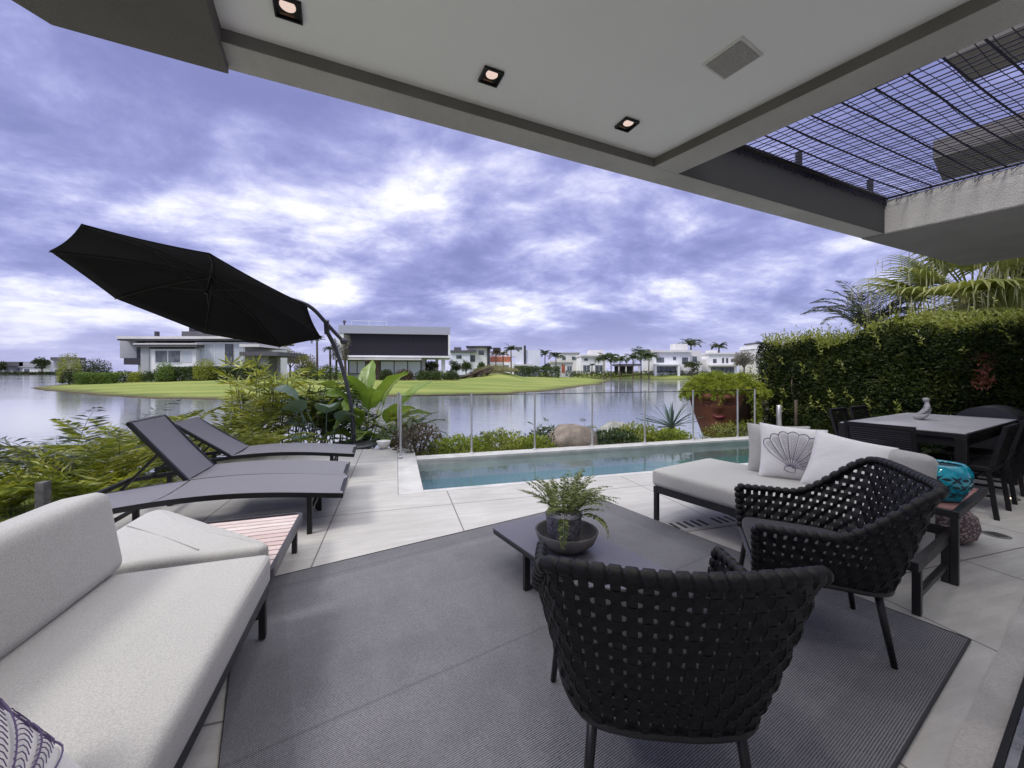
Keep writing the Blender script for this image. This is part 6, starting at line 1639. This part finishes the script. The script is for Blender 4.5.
# between the houses
far_bush('broadleaf_tree', 'pale brownish tree beyond the carport', 'tree', 290, 90, 34, 347, paleleaf, 2600, trunk=True)
far_bush('broadleaf_tree', 'small grey-green tree left of the boxed house', 'tree', 272, 100, 22, 356, paleleaf, 1300, trunk=True)
far_bush('bamboo_clump', 'yellowish rounded bamboo clump between the two houses', 'bamboo', 306, 70, 22, 353, bamboo, 2200, squash=.8)
far_palm('slim palm left of the parasol arm', 317, 58, 341, 9, dense=12)
far_palm('slim palm with a pale trunk just behind the parasol clamp', 330, 60, 350, 8, dense=12)
far_bush('topiary_tree', 'slender tree with a pale round crown beside the boxed house', 'tree', 345, 58, 13, 331, paleleaf, 900, trunk=True)
far_bush('topiary_tree', 'slender tree with a grey-green round crown left of the round pale one', 'tree', 336, 60, 12, 336, paleleaf, 800, trunk=True)
far_bush('garden_shrub', 'mixed green shrubs under the slim palms', 'shrub', 325, 57, 34, 364, hedgeleaf, 1500, squash=.5)
for px, w_, tp, mt, lb in ((386, 14, 369, treeleaf, 'round dark shrub below the left glazing of the boxed house'), (404, 18, 368.5, redl, 'bronze spiky shrub before the middle glazing of the boxed house'), (424, 16, 369.5, hedgeleaf, 'green cycad shrub at the corner of the boxed house'), (437, 16, 370, hedgeleaf, 'grey-green shrub near the pale pillar'), (451, 16, 369.5, treeleaf, 'dark round shrub at the end of the boxed house')):
    far_bush('garden_shrub', lb, 'shrub', px, 58, w_, tp, mt, 1000)
far_bush('broadleaf_tree', 'dark tree beneath the overhang of the boxed house', 'tree', 430, 66, 20, 360, treeleaf, 1200, trunk=True)
far_bush('garden_tree', 'dark bushy tree right of the boxed house', 'tree', 456, 76, 16, 359, treeleaf, 1200, trunk=True)
far_bush('garden_tree', 'small green tree in front of the pale grey house', 'tree', 466, 85, 14, 360, hedgeleaf, 900, trunk=True)
far_bush('garden_tree', 'low green tree between the pale grey house and the branch pile', 'tree', 480, 88, 14, 360.5, hedgeleaf, 900, trunk=True)
# pile of branches and dry grass mound
X_, Y_ = px_at(472, 66), 66.0
z0 = bank_z(X_, Y_); br_ = thing('branch_pile', 'sloping pile of brown branches and palm trunks on the lawn beside the boxed house', 'branch pile', (X_, Y_, z0))
mb = MB(); mb2 = MB()
for k in range(46):
    x = rng.uniform(-1.6, 2.6); z = max(.05, .2 + .28 * (x + 1.6)) * rng.uniform(.3, 1.15); L_ = rng.uniform(1.2, 3.2); a = rng.normal() * .35; sl = R(18) + rng.normal() * .15
    d = np.array([math.cos(a) * math.cos(sl), math.sin(a), math.sin(sl)]); p = np.array([x, rng.uniform(-.9, .9), z]); (mb if k % 4 else mb2).tube([p - d * L_ / 2, p + [0, 0, .04], p + d * L_ / 2], [.10, .13, .07], 6)
mb.build('branches', mk('dead_wood', (.075, .055, .045), .95, var=.35, vs=3), br_); mb2.build('palm_trunks', mk('pale_dead_wood', (.17, .135, .11), .95, var=.3, vs=3), br_)
dg = thing('dry_grass_mound', 'mound of pale dry ornamental grass next to the branch pile', 'ornamental grass', (px_at(496, 70), 70, bank_z(px_at(496, 70), 70)))
mb = MB(); n = 3600; a = rng.uniform(0, 6.28, n); r_ = rng.random(n) ** .5; P = np.c_[np.cos(a) * r_ * 4.0, np.sin(a) * r_ * 2.2, np.zeros(n) + .35 * (1 - r_)]; mb.leaves(P, unit(np.c_[rng.normal(size=(n, 2)) * .45, np.ones(n)]), rng.uniform(.5, 1.4, n) * (1.2 - .6 * r_), .07); mb.build('blades', mk_leaf('dry_blade', [(.16, .16, .07), (.30, .29, .16), (.42, .39, .27)], .3, .8, vs=.5), dg)
mb = MB(); mb.lathe([(2.4, -.3), (1.6, .0), (.001, .15)], 20); mb.build('tussock_base', mk_leaf('dry_blade', [(.2, .2, .1)], .3), dg)
far_palm('orange-tinged palm before the orange house', 496, 96, 354, 7, dense=16, mat=redl)
far_palm('dark palm rising right of the orange house', 511, 100, 350.5, 9, dense=18)
far_palm('second small palm beside the orange-tinged one', 503, 97, 355, 6, dense=14, mat=treeleaf)
far_hedge('long clipped dark hedge across the middle of the far lawn', 514, 560, 100, 100, 366.5, 2.2, darkl, 4200)
far_palm('palm left of the pair near the blue-white house', 545, 118, 355, 8, dense=18)
far_palm('palm right of the pair near the blue-white house', 556, 120, 357, 9, dense=18)
far_bush('garden_tree', 'bushy dark tree beneath the palm pair', 'tree', 547, 112, 12, 363, treeleaf, 700, trunk=True)
far_hedge('low dark hedge along the top of the far bank', 566, 708, 121, 117, 371.3, 1.2, treeleaf, 3600)
for i, (px, cp, r_) in enumerate(((604, 360, 10), (611, 358, 10), (620, 361, 9), (641, 355, 12), (649, 358, 11), (633, 359, 10))):
    far_palm(('drooping palm at the left end of the pergola', 'taller drooping palm left of the pergola', 'low palm over the pergola roof', 'full crowned palm left of the towered house', 'palm touching the wall of the towered house', 'palm at the right end of the pergola')[i], px, 118 - i, cp, r_, 'palms around the shore pergola', 24, (80, 140), hedgeleaf, .15)
far_palm('small palm in front of the wide white house', 592, 120, 366, 4, dense=12)
far_palm('tall palm standing behind the long white house', 691, 140, 346, 12, dense=24, mat=treeleaf, trunk_w=.3)
far_palm('second tall palm behind the long white house', 719, 140, 347.5, 9, dense=20, mat=treeleaf, trunk_w=.3)
far_bush('broadleaf_tree', 'rounded grey-green tree between the long white house and the beige house', 'tree', 744, 116, 24, 349, paleleaf, 2400, trunk=True)
far_bush('broadleaf_tree', 'low tree in front of the towered house', 'tree', 692, 115, 18, 361, treeleaf, 1200, trunk=True)
far_bush('broadleaf_tree', 'bushy dark tree beside the low grey-roofed house at the far left', 'tree', 42, 318, 16, 357, treeleaf, 1500, trunk=True)
far_bush('broadleaf_tree', 'small tree left of the low grey-roofed house', 'tree', 1, 318, 10, 361, treeleaf, 700, trunk=True)
far_hedge('dark hedge along the far left shore', -20, 70, 318, 318, 372.3, 3, treeleaf, 2500)
